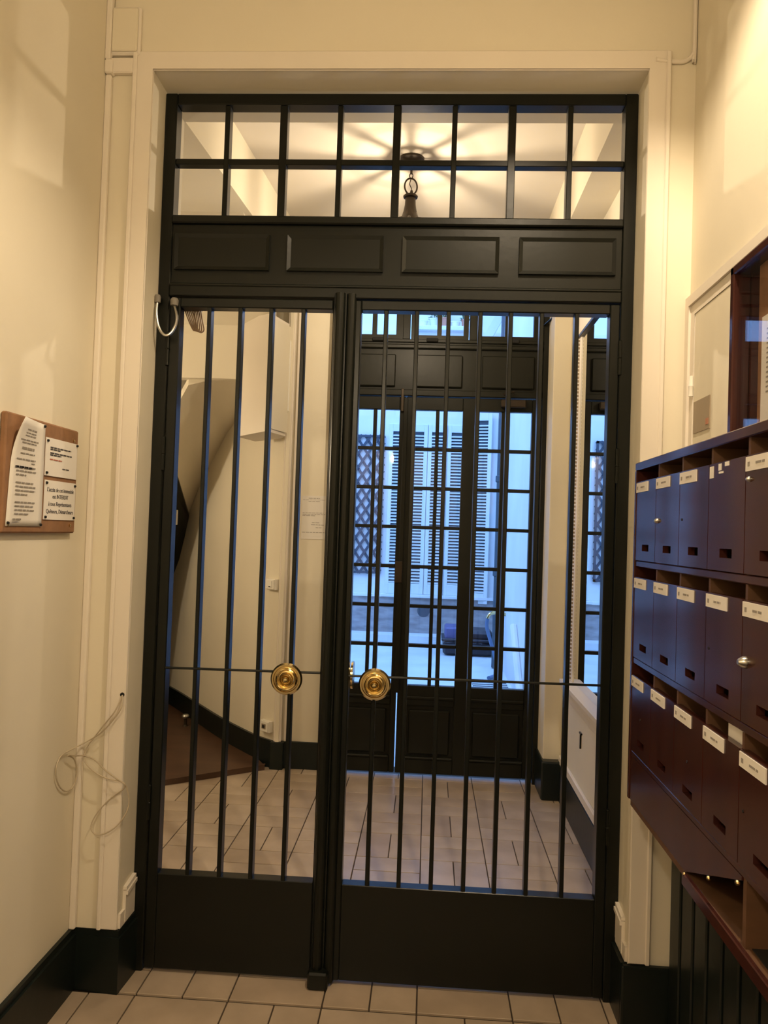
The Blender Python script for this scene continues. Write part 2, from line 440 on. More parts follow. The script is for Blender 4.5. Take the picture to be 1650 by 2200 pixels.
# stair above: sloping soffit, bulkhead, lower soffit and dark string
st = thing('staircase', 'underside of the winding stair with cream bulkhead and dark string', 'staircase', (-1.5, 2.4, 0))
hull('landing_soffit', [(-0.80, 1.15, 2.99), (-2.6, 1.15, 2.99), (-0.80, 2.02, 2.665), (-2.6, 2.02, 2.665), (-0.80, 2.02, 2.99), (-2.6, 2.02, 2.99)], M['wall'], st)
box('bulkhead', -2.6, -0.80, 2.02, 2.10, 2.345, 2.70, M['wall'], st)
def sheet(name, A, B, thick, m, parent):
    """ruled surface between two point rows, thickened upwards"""
    bm = bmesh.new(); n = len(A); up = Vector((0, 0, thick))
    a = [bm.verts.new(p) for p in A]; b = [bm.verts.new(p) for p in B]
    a2 = [bm.verts.new(Vector(p) + up) for p in A]; b2 = [bm.verts.new(Vector(p) + up) for p in B]
    for i in range(n - 1):
        bm.faces.new((a[i], a[i + 1], b[i + 1], b[i])); bm.faces.new((a2[i + 1], a2[i], b2[i], b2[i + 1]))
        bm.faces.new((a[i + 1], a[i], a2[i], a2[i + 1])); bm.faces.new((b[i], b[i + 1], b2[i + 1], b2[i]))
    bm.faces.new((a[0], b[0], b2[0], a2[0])); bm.faces.new((a[-1], a2[-1], b2[-1], b[-1]))
    return fin(name, bm, m, parent, True)
wc = [(-0.90, 2.37, 2.345), (-1.165, 2.685, 2.21), (-1.285, 2.84, 2.12), (-1.435, 3.05, 1.956), (-1.545, 3.20, 1.84), (-1.655, 3.35, 1.675), (-1.74, 3.465, 1.53)]
fc = [(-0.80, 2.06, 2.345), (-0.95, 2.06, 2.345), (-1.08, 2.06, 2.345), (-1.20, 2.06, 2.34), (-1.33, 2.07, 2.31), (-1.44, 2.20, 2.20), (-1.573, 2.60, 1.885)]
sheet('flight_soffit', wc, fc, 0.05, M['wall'], st)
wd = [(-1.725, 3.45, 1.532), (-1.768, 3.505, 1.385), (-1.835, 3.595, 1.197), (-1.972, 3.78, 0.95), (-2.10, 3.93, 0.70), (-2.24, 4.08, 0.35), (-2.32, 4.16, 0.03)]
fd = [(-1.578, 2.61, 1.865), (-1.66, 2.75, 1.75), (-1.76, 2.85, 1.60), (-1.86, 2.95, 1.40), (-1.95, 3.05, 1.10), (-2.03, 3.15, 0.60), (-2.08, 3.2, 0.03)]
sheet('string', wd, fd, 0.06, M['base'], st)
tag(box('switch_plate', -1.752, -1.700, 3.085, 3.11, 1.465, 1.575, M['plastic'], bev=0.004), 'small white switch plate on the dark stair string', 'switch')

# boxing in the corner under the landing and the trunking below it
bx = thing('pipe_boxing', 'angular cream boxing in the corner beside the vertical trunking', 'boxing', (-0.85, 2.0, 2.0))
hull('casing_box', [(-0.80, 1.87, z) for z in (2.02, 2.70)] + [(-0.735, 2.10, z) for z in (2.02, 2.70)] + [(-1.01, 2.02, 2.0), (-1.01, 2.02, 2.70), (-0.95, 2.25, 2.0), (-0.95, 2.25, 2.70), (-0.78, 2.22, 2.02), (-0.78, 2.22, 2.7)], M['casing'], bx)
hull('cover_lid', [(-0.803, 1.862, z) for z in (2.04, 2.68)] + [(-0.730, 2.09, z) for z in (2.04, 2.68)] + [(-0.798, 1.872, z) for z in (2.04, 2.68)] + [(-0.725, 2.095, z) for z in (2.04, 2.68)], M['wall'], bx)
for z in (2.07, 2.60): lathe('screw', [(0.0, -0.006), (0.005, -0.004), (0.005, 0.0)], (-0.96, 2.005, z), M['plate'], bx, 8, 'y')
tr = thing('cable_trunking', 'cream vertical trunking running up the stairwell corner', 'trunking', (-0.735, 2.2, 0))
box('channel', -0.758, -0.712, 2.20, 2.24, 0.165, 2.99, M['casing'], tr, 0.004)
box('lid', -0.748, -0.724, 2.194, 2.20, 0.165, 2.99, M['wall'], tr, 0.002)
box('joint_cover', -0.775, -0.735, 2.165, 2.20, 2.18, 2.62, M['plastic'], tr, 0.005)
box('side_strip', -0.70, -0.672, 2.222, 2.24, 0.165, 2.99, M['casing'], tr, 0.003)

# =================================================================== THE GATE
GM = M['gate']
gf = thing('gate_surround', 'black green fixed surround of the gate with sixteen small lights and four raised panels', 'gate', (0, 0.02, 0))
for s in (-1, 1): box('post', s * 0.784, s * 0.744, 0.0, 0.055, 0.0, 2.918, GM, gf, 0.003)
box('head_rail', -0.744, 0.744, 0.001, 0.054, 2.880, 2.918, GM, gf, 0.003)
box('transom_sill', -0.744, 0.744, -0.012, 0.055, 2.474, 2.500, GM, gf, 0.004)
box('frieze_board', -0.744, 0.744, 0.004, 0.05, 2.268, 2.474, GM, gf, 0.002)
box('lintel_rail', -0.744, 0.744, -0.006, 0.055, 2.229, 2.267, GM, gf, 0.003)
box('lintel_fillet', -0.744, 0.744, -0.010, 0.0, 2.262, 2.272, GM, gf, 0.003)
for (a, b) in ((-0.731, -0.411), (-0.351, -0.032), (0.031, 0.347), (0.412, 0.723)):
    bm = bmesh.new()
    o_ = [(a, 2.318), (b, 2.318), (b, 2.438), (a, 2.438)]; i_ = [(a + 0.012, 2.330), (b - 0.012, 2.330), (b - 0.012, 2.426), (a + 0.012, 2.426)]
    v0 = [bm.verts.new((x, 0.006, z)) for x, z in o_]; v1 = [bm.verts.new((x, -0.008, z)) for x, z in o_]; v2 = [bm.verts.new((x, -0.003, z)) for x, z in i_]
    for i in range(4):
        j = (i + 1) % 4
        bm.faces.new((v0[i], v0[j], v1[j], v1[i])); bm.faces.new((v1[i], v1[j], v2[j], v2[i]))
    bm.faces.new(v2); bm.faces.new(v0[::-1])
    fin('raised_panel', bm, GM, gf)
for k, x in enumerate((-0.572, -0.381, -0.191, -0.001, 0.190, 0.379, 0.568)):
    w = 0.0125 if k % 2 else 0.0085
    box('glazing_bar', x - w, x + w, 0.006, 0.045, 2.500, 2.880, GM, gf, 0.002)
box('cross_bar', -0.744, 0.744, 0.008, 0.043, 2.679, 2.699, GM, gf, 0.002)

def knob(c, parent, name='knob'):
    prof = [(0.0, -0.036), (0.005, -0.035), (0.009, -0.031), (0.011, -0.024), (0.0125, -0.016), (0.015, -0.015), (0.0165, -0.024), (0.019, -0.027), (0.0215, -0.024), (0.023, -0.012), (0.0275, -0.011), (0.029, -0.019), (0.0325, -0.021), (0.036, -0.018), (0.0375, -0.006), (0.040, -0.006), (0.042, -0.012), (0.047, -0.012), (0.052, -0.004), (0.050, 0.004), (0.040, 0.007), (0.012, 0.010), (0.010, 0.022), (0.0, 0.022)]
    return lathe(name, prof, c, M['brass'], parent, 40, 'y')

def leaf(name, label, xs0, xi0, xi1, xs1, bars, knob_x, knob_z, hinge_x):
    g = thing(name, label, 'gate leaf', ((xs0 + xs1) / 2, 0.02, 0), 'leaves of the iron gate')
    box('stile', xs0, xi0, 0.0, 0.048, 0.012, 2.225, GM, g, 0.003)
    box('stile', xi1, xs1, 0.0, 0.048, 0.012, 2.225, GM, g, 0.003)
    box('top_rail', xi0, xi1, 0.0, 0.048, 2.193, 2.225, GM, g, 0.003)
    box('kick_panel', xi0, xi1, 0.003, 0.046, 0.012, 0.318, GM, g, 0.002)
    for b in bars: box('bar', b - 0.0068, b + 0.0068, 0.004, 0.042, 0.31, 2.20, GM, g, 0.002)
    tube('cross_rod', [(xi0, 0.000, 0.992), (xi1, 0.000, 0.997)], 0.0042, GM, g, 8)
    knob((knob_x, -0.018, knob_z), g)
    for z in (0.55, 1.70, 2.05):
        lathe('hinge', [(0.0, -0.055), (0.006, -0.055), (0.006, -0.002), (0.0075, 0.0), (0.006, 0.002), (0.006, 0.055), (0.0, 0.06)], (hinge_x, -0.004, z), GM, g, 10)
    return g
L_ = leaf('gate_leaf', 'narrow left leaf of the black gate with four bars', -0.740, -0.706, -0.192, -0.130, (-0.608, -0.503, -0.399, -0.291), -0.298, 0.977, -0.742)
R_ = leaf('gate_leaf', 'wide right leaf of the black gate with seven bars', -0.126, -0.098, 0.711, 0.742, (-0.016, 0.086, 0.190, 0.294, 0.393, 0.493, 0.606), -0.011, 0.972, 0.744)
# meeting astragal and shoe on the left leaf
bm = bmesh.new()
pr = [(-0.190, 0.002), (-0.186, -0.010)] + [(-0.167 - 0.017 * math.cos(t), -0.010 - 0.018 * math.sin(t)) for t in [i * PI / 8 for i in range(9)]] + [(-0.146, -0.010)] + [(-0.1305 - 0.0145 * math.cos(t), -0.006 - 0.012 * math.sin(t)) for t in [i * PI / 8 for i in range(9)]] + [(-0.114, 0.0), (-0.114, 0.0015), (-0.19, 0.003)]
prism('astragal', pr, 'z', 0.012, 2.243, GM, L_)
box('shoe', -0.193, -0.128, -0.045, 0.0, 0.0, 0.055, GM, L_, 0.006)
# pull on the back of the right leaf, seen edge on past the stile
lathe('rear_pull', [(0.0, -0.004), (0.020, -0.008), (0.046, -0.004), (0.046, 0.003), (0.0, 0.006)], (-0.092, 0.075, 0.982), M['brass'], R_, 28, 'x')
tube('rear_pull_stem', [(-0.101, 0.040, 0.985), (-0.101, 0.08, 0.985)], 0.006, M['brass'], R_, 8)

# armoured door loop and loose wires at the top hinge
dl = thing('door_loop', 'grey armoured cable loop hanging beside the upper gate hinge', 'cable', (-0.74, -0.03, 2.1))
tube('flexible_conduit', [(-0.776, -0.022, 2.205), (-0.774, -0.032, 2.165), (-0.766, -0.038, 2.125), (-0.752, -0.04, 2.097), (-0.735, -0.04, 2.086), (-0.718, -0.038, 2.098), (-0.706, -0.034, 2.128), (-0.708, -0.026, 2.158), (-0.718, -0.016, 2.185), (-0.722, -0.012, 2.20)], 0.0048, M['steel'], dl, 10, 5)
lathe('gland', [(0.0, -0.012), (0.010, -0.012), (0.011, 0.006), (0.008, 0.013), (0.0, 0.014)], (-0.776, -0.022, 2.212), M['gland'], dl, 14)
lathe('gland', [(0.0, -0.012), (0.013, -0.012), (0.014, 0.006), (0.010, 0.013), (0.0, 0.014)], (-0.722, -0.012, 2.205), M['gland'], dl, 14)
lw = thing('wire_bundle', 'loose bundle of tan wires hooked behind the left gate leaf', 'wires', (-0.69, 0.08, 2.1))
for k in range(5):
    x = -0.705 + 0.006 * k
    tube('wire', [(x - 0.01, 0.06, 2.215), (x, 0.075, 2.18), (x + 0.015, 0.085, 2.145 - 0.003 * k), (x + 0.023 + 0.002 * k, 0.09, 2.138), (x + 0.026, 0.085, 2.17), (x + 0.018, 0.08, 2.215)], 0.0024, M['tanwire'], lw, 6, 5)
for z0 in (2.205,): box('clip', -0.725, -0.66, 0.05, 0.10, z0, z0 + 0.012, M['gate'], lw, 0.002)

# =================================================================== NEAR ROOM THINGS
# junction box, corner trunking, conduits
jb = thing('junction_box', 'cream painted junction box above the left casing corner', 'junction box', (-0.875, YF, 2.96))
box('body', -0.925, -0.826, YF - 0.018, YF, 2.965, 3.122, M['casing'], jb, 0.005)
box('lid', -0.918, -0.833, YF - 0.024, YF - 0.018, 2.973, 3.114, M['wall'], jb, 0.004)
box('bottom_trunking', -0.925, -0.845, YF - 0.020, YF, 2.905, 2.955, M['casing'], jb, 0.004)
ct = thing('corner_trunking', 'cream cable trunking running up the corner left of the gate', 'trunking', (-0.925, YF, 0.2))
box('channel', XL, XL + 0.020, YF - 0.020, YF, 0.192, 2.90, M['casing'], ct, 0.004)
box('elbow', XL, XL + 0.026, YF - 0.03, YF, 2.90, 2.945, M['casing'], ct, 0.004)
box('upper_channel', XL, XL + 0.018, YF - 0.03, YF - 0.008, 2.945, 3.9, M['casing'], ct, 0.003)
tag(tube('conduit', [(0.80, YF - 0.016, 2.948), (0.86, YF - 0.008, 2.944), (0.893, YF - 0.008, 2.948), (0.912, YF - 0.009, 2.97), (0.917, YF - 0.009, 3.02), (0.917, YF - 0.009, 3.9)], 0.0065, M['casing'], None, 8, 5), 'thin painted cable running from casing to right corner', 'cable')

# loose cable from the hole beside the gate
cab = thing('loose_cable', 'thin cream cable dangling in loops from a hole left of the gate', 'cable', (-0.80, YF - 0.03, 0.5))
cp = [(-0.784,0.921),(-0.789,0.890),(-0.812,0.853),(-0.840,0.820),(-0.869,0.796),(-0.900,0.777),(-0.922,0.750),(-0.928,0.734),(-0.930,0.708),(-0.930,0.671),(-0.928,0.636),(-0.925,0.623),(-0.917,0.639),(-0.911,0.668),(-0.914,0.704),(-0.924,0.724),(-0.926,0.735),(-0.920,0.736),(-0.903,0.733),(-0.873,0.721),(-0.839,0.693),(-0.804,0.674),(-0.779,0.664),(-0.767,0.657),(-0.772,0.640),(-0.802,0.616),(-0.830,0.591),(-0.858,0.556),(-0.872,0.519),(-0.856,0.499),(-0.826,0.501),(-0.790,0.524),(-0.765,0.561),(-0.758,0.597),(-0.766,0.640),(-0.779,0.661),(-0.819,0.670),(-0.857,0.685),(-0.895,0.712),(-0.906,0.733),(-0.897,0.763),(-0.876,0.792),(-0.841,0.837),(-0.806,0.882),(-0.785,0.919)]
cy = [YF - 0.03] * len(cp)
pts = []
loop = [(-0.925, -0.202, 0.765), (-0.927, -0.248, 0.764), (-0.928, -0.275, 0.747), (-0.928, -0.281, 0.715), (-0.928, -0.254, 0.672), (-0.928, -0.206, 0.642), (-0.926, -0.164, 0.645), (-0.922, -0.158, 0.668), (-0.920, -0.162, 0.703), (-0.920, -0.184, 0.735), (-0.920, -0.225, 0.757), (-0.912, -0.185, 0.745)]
for i, (x, z) in enumerate(cp):
    if 6 <= i <= 17: pts.append(loop[i - 6]); continue       # the loop that lies out along the side wall
    pts.append((x, YF - 0.028 - 0.010 * math.sin(i * 0.9), z))
pts[0] = (-0.795, YF - 0.013, 0.925); pts[-1] = (-0.797, YF - 0.013, 0.923)
tube('cord', pts, 0.0022, M['wire'], cab, 6, 4)
lathe('hole', [(0.0, -0.0145), (0.007, -0.0140), (0.007, -0.005), (0.0, -0.004)], (-0.796, YF, 0.926), M['black'], cab, 12, 'y')

# notice board and its three notices
XBd = XL + 0.018
nb = thing('notice_board', 'brown cork notice board on the left wall', 'notice board', (XL, -0.45, 1.43))
box('board', XL + 0.001, XBd, -0.655, -0.253, 1.429, 1.736, M['cork'], nb, 0.004)
for (yy, zz) in ((-0.285, 1.703), (-0.288, 1.452), (-0.63, 1.45)): lathe('wall_screw', [(0.0, 0.005), (0.004, 0.003), (0.004, 0.0)], (XBd, yy, zz), M['brass'], nb, 10, 'x')
fL = lambda u, v, d: (XBd + 0.0035 + d, u, v)
def pins(parent, pts, xx):
    for (yy, zz) in pts: lathe('pin', [(0.0, 0.006), (0.0035, 0.004), (0.004, 0.0)], (xx, yy, zz), M['black'], parent, 10, 'x')
# tall curling notice
n1 = thing('pinned_notice', 'long white printed notice with its top corner curling off the board', 'notice', (XBd, -0.55, 1.446), 'notices on the cork board')
bm = bmesh.new(); nu, nv = 8, 16; grid = []
for j in range(nv + 1):
    row = []
    for i in range(nu + 1):
        u, v = i / nu, j / nv
        yy = -0.643 + u * 0.182 + (0.020 * v if u < 0.01 else 0.020 * v * (1 - u)); zz = 1.447 + v * 0.280
        lift = 0.0022 + 0.030 * max(0, v - 0.55) ** 2 / 0.2 * max(0, 1 - u) ** 1.3
        row.append(bm.verts.new((XBd + lift, yy, zz)))
    grid.append(row)
for j in range(nv):
    for i in range(nu): bm.faces.new((grid[j][i], grid[j][i + 1], grid[j + 1][i + 1], grid[j + 1][i]))
sh = fin('sheet', bm, M['paper'], n1, True); md = sh.modifiers.new('thickness', 'SOLIDIFY'); md.thickness = 0.0008
rows = []
z = 1.620
for L in (0.095, 0, 0.10, 0.10, 0.05, 0, 0.09, 0.10, 0.10, 0.06, 0, 0.10, 0.095, 0.10, 0.07):
    if L: rows.append((-0.605, z, L, 0.0035))
    z -= 0.0102
strips('printed_lines', rows, fL, M['inkg'], n1)
def f1(u, v, d):                                   # follows the curl of the sheet
    vv = (v - 1.447) / 0.280; uu = (u + 0.643) / 0.182
    return (XBd + 0.0032 + 0.030 * max(0, vv - 0.55) ** 2 / 0.2 * max(0, 1 - uu) ** 1.3 + d, u, v)
strips('heading_lines', [(-0.575, 1.698, 0.06, 0.004), (-0.58, 1.690, 0.062, 0.003), (-0.58, 1.683, 0.062, 0.003), (-0.60, 1.671, 0.10, 0.003), (-0.59, 1.664, 0.08, 0.003), (-0.585, 1.648, 0.065, 0.006), (-0.59, 1.636, 0.075, 0.003), (-0.53, 1.612, 0.018, 0.003)], f1, M['inkg'], n1)
strips('bold_line', [(-0.61, 1.598, 0.088, 0.0055)], fL, M['ink'], n1)
strips('stamp', [(-0.612, 1.463, 0.04, 0.004), (-0.612, 1.457, 0.03, 0.003)], fL, M['inkg'], n1)
pins(n1, [(-0.468, 1.722), (-0.635, 1.455), (-0.468, 1.452)], XBd + 0.003)
# square notice
n2 = thing('pinned_notice', 'square white notice with short typed paragraphs above the ban notice', 'notice', (XBd, -0.36, 1.589), 'notices on the cork board')
box('sheet', XBd + 0.001, XBd + 0.003, -0.455, -0.264, 1.589, 1.695, M['paper'], n2)
strips('printed_lines', [(-0.430, 1.6675, 0.125, 0.0035), (-0.430, 1.662, 0.06, 0.0035), (-0.430, 1.652, 0.13, 0.0035), (-0.430, 1.6465, 0.065, 0.0035), (-0.355, 1.612, 0.04, 0.003)], fL, M['ink'], n2)
strips('red_line', [(-0.430, 1.634, 0.07, 0.0032)], fL, M['inkr'], n2)
pins(n2, [(-0.447, 1.686), (-0.268, 1.690), (-0.447, 1.597)], XBd + 0.003)
# access notice
n3 = thing('pinned_notice', 'white notice in large type reading INTERDIT at the board bottom', 'notice', (XBd, -0.36, 1.467), 'notices on the cork board')
box('sheet', XBd + 0.001, XBd + 0.003, -0.452, -0.265, 1.467, 1.577, M['paper'], n3)
for z, sz, s_ in ((1.546, 0.0165, "L'accès de cet immeuble"), (1.527, 0.0165, 'est INTERDIT'), (1.506, 0.0165, 'à tous Représentants'), (1.485, 0.0165, 'Quêteurs, Démarcheurs')):
    text('printed_text', s_, sz, (0, 1, 0), (0, 0, 1), (XBd + 0.0034, -0.358, z), M['ink'], n3)
pins(n3, [(-0.444, 1.569), (-0.272, 1.569), (-0.444, 1.474), (-0.272, 1.474)], XBd + 0.003)

# cupboard door flush in the right wall
cd = thing('meter_cupboard', 'cream flush cupboard door with moulded frame above the mailboxes', 'cupboard', (XR, -0.6, 0.9))
for (a, b, t) in ((0.0, 0.030, 0.020), (0.030, 0.062, 0.012)):
    prism('frame_moulding', [(-0.135 - a, 1.674), (-0.135 - a, 2.205 - a), (-1.2, 2.205 - a), (-1.2, 2.205 - b), (-0.135 - b, 2.205 - b), (-0.135 - b, 1.674)], 'x', XR - t, XR, M['casing'], cd, 0.002)
box('door', XR - 0.010, XR, -1.2, -0.20, 1.674, 2.142, M['wall'], cd, 0.002)
lathe('hinge', [(0.0, -0.03), (0.007, -0.03), (0.007, -0.001), (0.0075, 0.0), (0.007, 0.001), (0.007, 0.03), (0.0, 0.032)], (XR - 0.018, -0.199, 1.925), M['plastic'], cd, 10)
box('grey_plate', XR - 0.013, XR - 0.010, -0.345, -0.212, 1.782, 1.875, M['plate'], cd)
box('sticker', XR - 0.0142, XR - 0.013, -0.338, -0.318, 1.795, 1.812, M['terracotta'], cd)

# glazed brown notice case
nc = thing('notice_case', 'dark brown glazed notice case standing above the mailboxes', 'notice case', (0.9, -0.95, 1.67))
CX0, CX1, CY0, CY1, CZ0, CZ1 = 0.862, 0.912, -1.45, -0.612, 1.672, 2.135
box('back_panel', CX1 - 0.008, CX1, CY0, CY1, CZ0, CZ1, M['mahog'], nc)
box('frame_side', CX0, CX1 - 0.008, CY1 - 0.022, CY1, CZ0, CZ1, M['mahog'], nc, 0.003)
box('frame_side', CX0, CX1 - 0.008, CY0, CY0 + 0.022, CZ0, CZ1, M['mahog'], nc, 0.003)
box('frame_top', CX0, CX1 - 0.008, CY0, CY1, CZ1 - 0.022, CZ1, M['mahog'], nc, 0.003)
box('frame_bottom', CX0, CX1 - 0.008, CY0, CY1, CZ0, CZ0 + 0.022, M['mahog'], nc, 0.003)
box('glass_pane', CX0 + 0.008, CX0 + 0.011, CY0 + 0.02, CY1 - 0.02, CZ0 + 0.02, CZ1 - 0.02, M['glass'], nc)
box('lining', CX1 - 0.014, CX1 - 0.008, CY0 + 0.022, CY1 - 0.085, CZ0 + 0.022, CZ1 - 0.022, M['cork'], nc)
pc = tag(box('posted_sheet', CX1 - 0.017, CX1 - 0.014, -0.96, -0.722, 1.745, 1.985, M['paper']), 'white sheet posted inside the brown glazed case', 'notice')
fR = lambda x: (lambda u, v, d: (x - d, -u, v))
strips('printed_lines', [(0.75, 1.95 - 0.011 * k, 0.17, 0.0035) for k in range(14)], fR(CX1 - 0.0171), M['inkg'], pc)

# ---- mailbox bank
XM = 0.70                                          # front plane
mb = thing('mailbox_bank', 'dark mahogany bank of wall mailboxes on the right wall', 'mailboxes', (0.81, -0.98, 0.77))
MW, MI = M['mahog'], M['mahog_in']
YE = [-0.437 - 0.1795 * k for k in range(7)]       # divider positions, far to near
XB_ = XR - 0.014
rows_z = [(1.411, 1.618, 1.650), (1.157, 1.368, 1.395), (0.914, 1.111, 1.141)]   # door bottom, door top, opening top
box('top_board', XM - 0.006, XB_, YE[-1] - 0.012, YE[0] + 0.012, 1.650, 1.670, MW, mb, 0.002)
box('back_panel', XB_, XR, YE[-1], YE[0], 0.77, 1.66, MI, mb)
box('side_panel', XM - 0.006, XB_, YE[0], YE[0] + 0.014, 0.784, 1.650, MW, mb, 0.002)
box('side_panel', XM - 0.006, XB_, YE[-1] - 0.014, YE[-1], 0.784, 1.650, MW, mb, 0.002)
for yy in YE[1:-1]: box('divider', XM + 0.002, XB_, yy - 0.005, yy + 0.005, 0.905, 1.650, MI, mb)
for (zt, zb) in ((1.411, 1.395), (1.157, 1.141), (0.914, 0.900)): box('shelf', XM - 0.003, XB_, YE[-1], YE[0], zb, zt, MW, mb, 0.002)
label_w = 0.108
locks = {(0, 1): 'knob', (1, 4): 'big', (0, 4): 'stub', (0, 2): 'hole', (1, 3): 'hole', (2, 4): 'hole', (2, 2): 'dot', (2, 0): 'dot'}
for r, (zb, zt, zo) in enumerate(rows_z):
    for c in range(6):
        y1 = YE[c] - 0.0015; y0 = YE[c + 1] + 0.0015
        ym = (y0 + y1) / 2
        hy0, hy1, hz0, hz1 = ym - 0.034, ym + 0.026, zb + 0.026, zb + 0.043
        d = plate('mailbox_door', 'x', XM - 0.004, XM + 0.010, (y0, y1, zb + 0.0015, zt), [(hy0, hy1, hz0, hz1)], MW, mb)
        if (r, c) != (0, 3):
            lb = box('name_label', XM - 0.0062, XM - 0.004, y1 - label_w, y1 - 0.002, zt - 0.028, zt - 0.003, M['paper'], d)
            strips('name_print', [(-(y1 - 0.045), zt - 0.0175, 0.035, 0.004), (-(y1 - 0.012), zt - 0.020, 0.008, 0.008)], fR(XM - 0.0062), M['inkg'], d)
        else:
            for (a, b, c_, e) in ((0.004, 0.024, 0.028, 0.005), (0.050, 0.064, 0.016, 0.003), (0.052, 0.074, 0.022, 0.018), (0.082, 0.102, 0.010, 0.002)):
                box('label_scrap', XM - 0.0050, XM - 0.004, y1 - b, y1 - a, zt - c_, zt - e, M['paper'], d)
        k = locks.get((r, c)); zl = (zb + zt) / 2 - 0.002; yl = y1 - 0.012
        if k in ('knob', 'big', 'stub'):
            s_ = {'knob': 0.7, 'big': 1.15, 'stub': 0.55}[k]; zz = {'knob': 1.513, 'big': 1.262, 'stub': 1.576}[k]
            lathe('lock', [(0.0, -0.012 * s_), (0.004 * s_, -0.012 * s_), (0.0075 * s_, -0.007 * s_), (0.009 * s_, -0.003 * s_), (0.009 * s_, 0.0)], (XM - 0.004, yl - 0.004, zz), M['steel'], d, 16, 'x')
        elif k:
            lathe('keyhole', [(0.0, -0.0012), (0.003, -0.001), (0.003, 0.0)], (XM - 0.004, yl - 0.006 if k == 'hole' else ym, zl), M['black'], d, 10, 'x')
# apron with its slanting lower edge, tray shelf, divider and pins
prism('apron', [(-0.437, 0.900), (-1.172, 0.900), (-1.172, 0.893), (-0.886, 0.786), (-0.437, 0.786)], 'x', XM - 0.003, XM + 0.008, MW, mb)
box('tray_shelf', XM + 0.0, XB_, YE[-1], YE[0], 0.768, 0.784, MI, mb, 0.001)
box('tray_lip', XM - 0.010, XM + 0.0, YE[-1], -0.886, 0.760, 0.786, MW, mb, 0.002)
box('tray_divider', XM + 0.001, XB_, -1.184, -1.170, 0.784, 0.900, MI, mb)
box('tray_shade_back', XB_ - 0.004, XB_, YE[-1], -1.184, 0.784, 0.900, M['black'], mb); box('tray_shade_floor', XM + 0.012, XB_ - 0.004, YE[-1], -1.184, 0.784, 0.786, M['black'], mb)  # black sheets paint in the darkness of the open bay
for (yy, zz) in ((-0.895, 0.784), (-1.03, 0.835), (-1.165, 0.886)): lathe('pin', [(0.0, -0.007), (0.004, -0.006), (0.005, -0.003), (0.004, 0.0)], (XM - 0.004, yy, zz), M['brass'], mb, 10, 'x')
# letter left in the lowest row
tag(box('letter', XM + 0.012, XM + 0.016, -1.135, -1.06, 1.02, 1.139, M['paper']), 'white envelope poking out of a lowest row mailbox', 'envelope')

# pendant lamp of the near room, hung above the frame
pl = thing('pendant_lamp', 'bell shaded pendant lamp hanging above the mailboxes', 'lamp', (0.5, -1.2, 3.2))
lathe('shade', [(0.02, 0.26), (0.035, 0.25), (0.05, 0.16), (0.10, 0.06), (0.155, 0.0), (0.150, 0.0), (0.096, 0.055), (0.046, 0.15), (0.03, 0.24), (0.02, 0.25)], (0.5, -1.2, 3.20), M['darkmetal'], pl, 32)
tube('stem', [(0.5, -1.2, 3.45), (0.5, -1.2, ZC)], 0.008, M['darkmetal'], pl, 8)
for k in range(6):
    a = 2 * PI * k / 6 + 0.35
    tube('cage_bar', [(0.5 + 0.153 * math.cos(a), -1.2 + 0.153 * math.sin(a), 3.20), (0.5 + 0.11 * math.cos(a), -1.2 + 0.11 * math.sin(a), 2.95)], 0.006, M['darkmetal'], pl, 6)
bm = bmesh.new(); add_tube(bm, [(0.5 + 0.11 * math.cos(2 * PI * k / 24), -1.2 + 0.11 * math.sin(2 * PI * k / 24), 2.95) for k in range(24)], 0.006, 6, True); fin('cage_ring', bm, M['darkmetal'], pl, True)
lathe('bulb', [(0.0, -0.05), (0.02, -0.04), (0.03, -0.015), (0.028, 0.01), (0.014, 0.035), (0.0, 0.04)], (0.5, -1.2, 3.36), M['bulb'], pl, 16)
def point(name, loc, watts, r, parent):
    l = bpy.data.lights.new(name, 'POINT'); l.energy = watts; l.color = WARM; l.shadow_soft_size = r
    o = bpy.data.objects.new(name, l); COL.objects.link(o); o.parent = parent; o.location = Vector(loc) - origin_of(parent)
point('bulb_light', (0.5, -1.2, 3.29), PORCH_LAMP_W, 0.022, pl)
# opal bowl pendant further back towards the street door, behind the viewer
BX, BY, BZ = -0.33, -3.05, 2.50
wl = thing('bowl_lamp', 'flat opal bowl pendant lamp behind the viewer', 'lamp', (BX, BY, BZ))
lathe('bowl', [(0.0, -0.035), (0.06, -0.030), (0.10, -0.005), (0.105, 0.012), (0.095, 0.018)], (BX, BY, BZ), emit_mat('opal_bowl', (1, 0.85, 0.62), 2.2), wl, 24)
lathe('cap', [(0.11, 0.018), (0.08, 0.03), (0.02, 0.045), (0.0, 0.05)], (BX, BY, BZ), M['brass'], wl, 24)
tube('rod', [(BX, BY, BZ + 0.045), (BX, BY, ZC)], 0.006, M['brass'], wl, 8)
point('bulb_light', (BX, BY, BZ - 0.09), BACK_LAMP_W, 0.045, wl)
# stairwell wall lamp, out of frame to the left
sl = thing('stair_lamp', 'small wall lamp on the stairwell wall left of the gate', 'lamp', (-2.62, 1.55, 1.9))
lathe('backplate', [(0.0, 0.02), (0.05, 0.015), (0.055, 0.0)], (-2.62, 1.55, 1.95), M['brass'], sl, 20, 'x')
lathe('globe', [(0.0, -0.06), (0.045, -0.04), (0.06, 0.0), (0.045, 0.04), (0.0, 0.06)], (-2.53, 1.55, 1.95), emit_mat('opal_globe', (1, 0.85, 0.62), 2.0), sl, 20)
point('bulb_light', (-2.40, 1.60, 1.95), STAIR_LAMP_W, 0.05, sl)

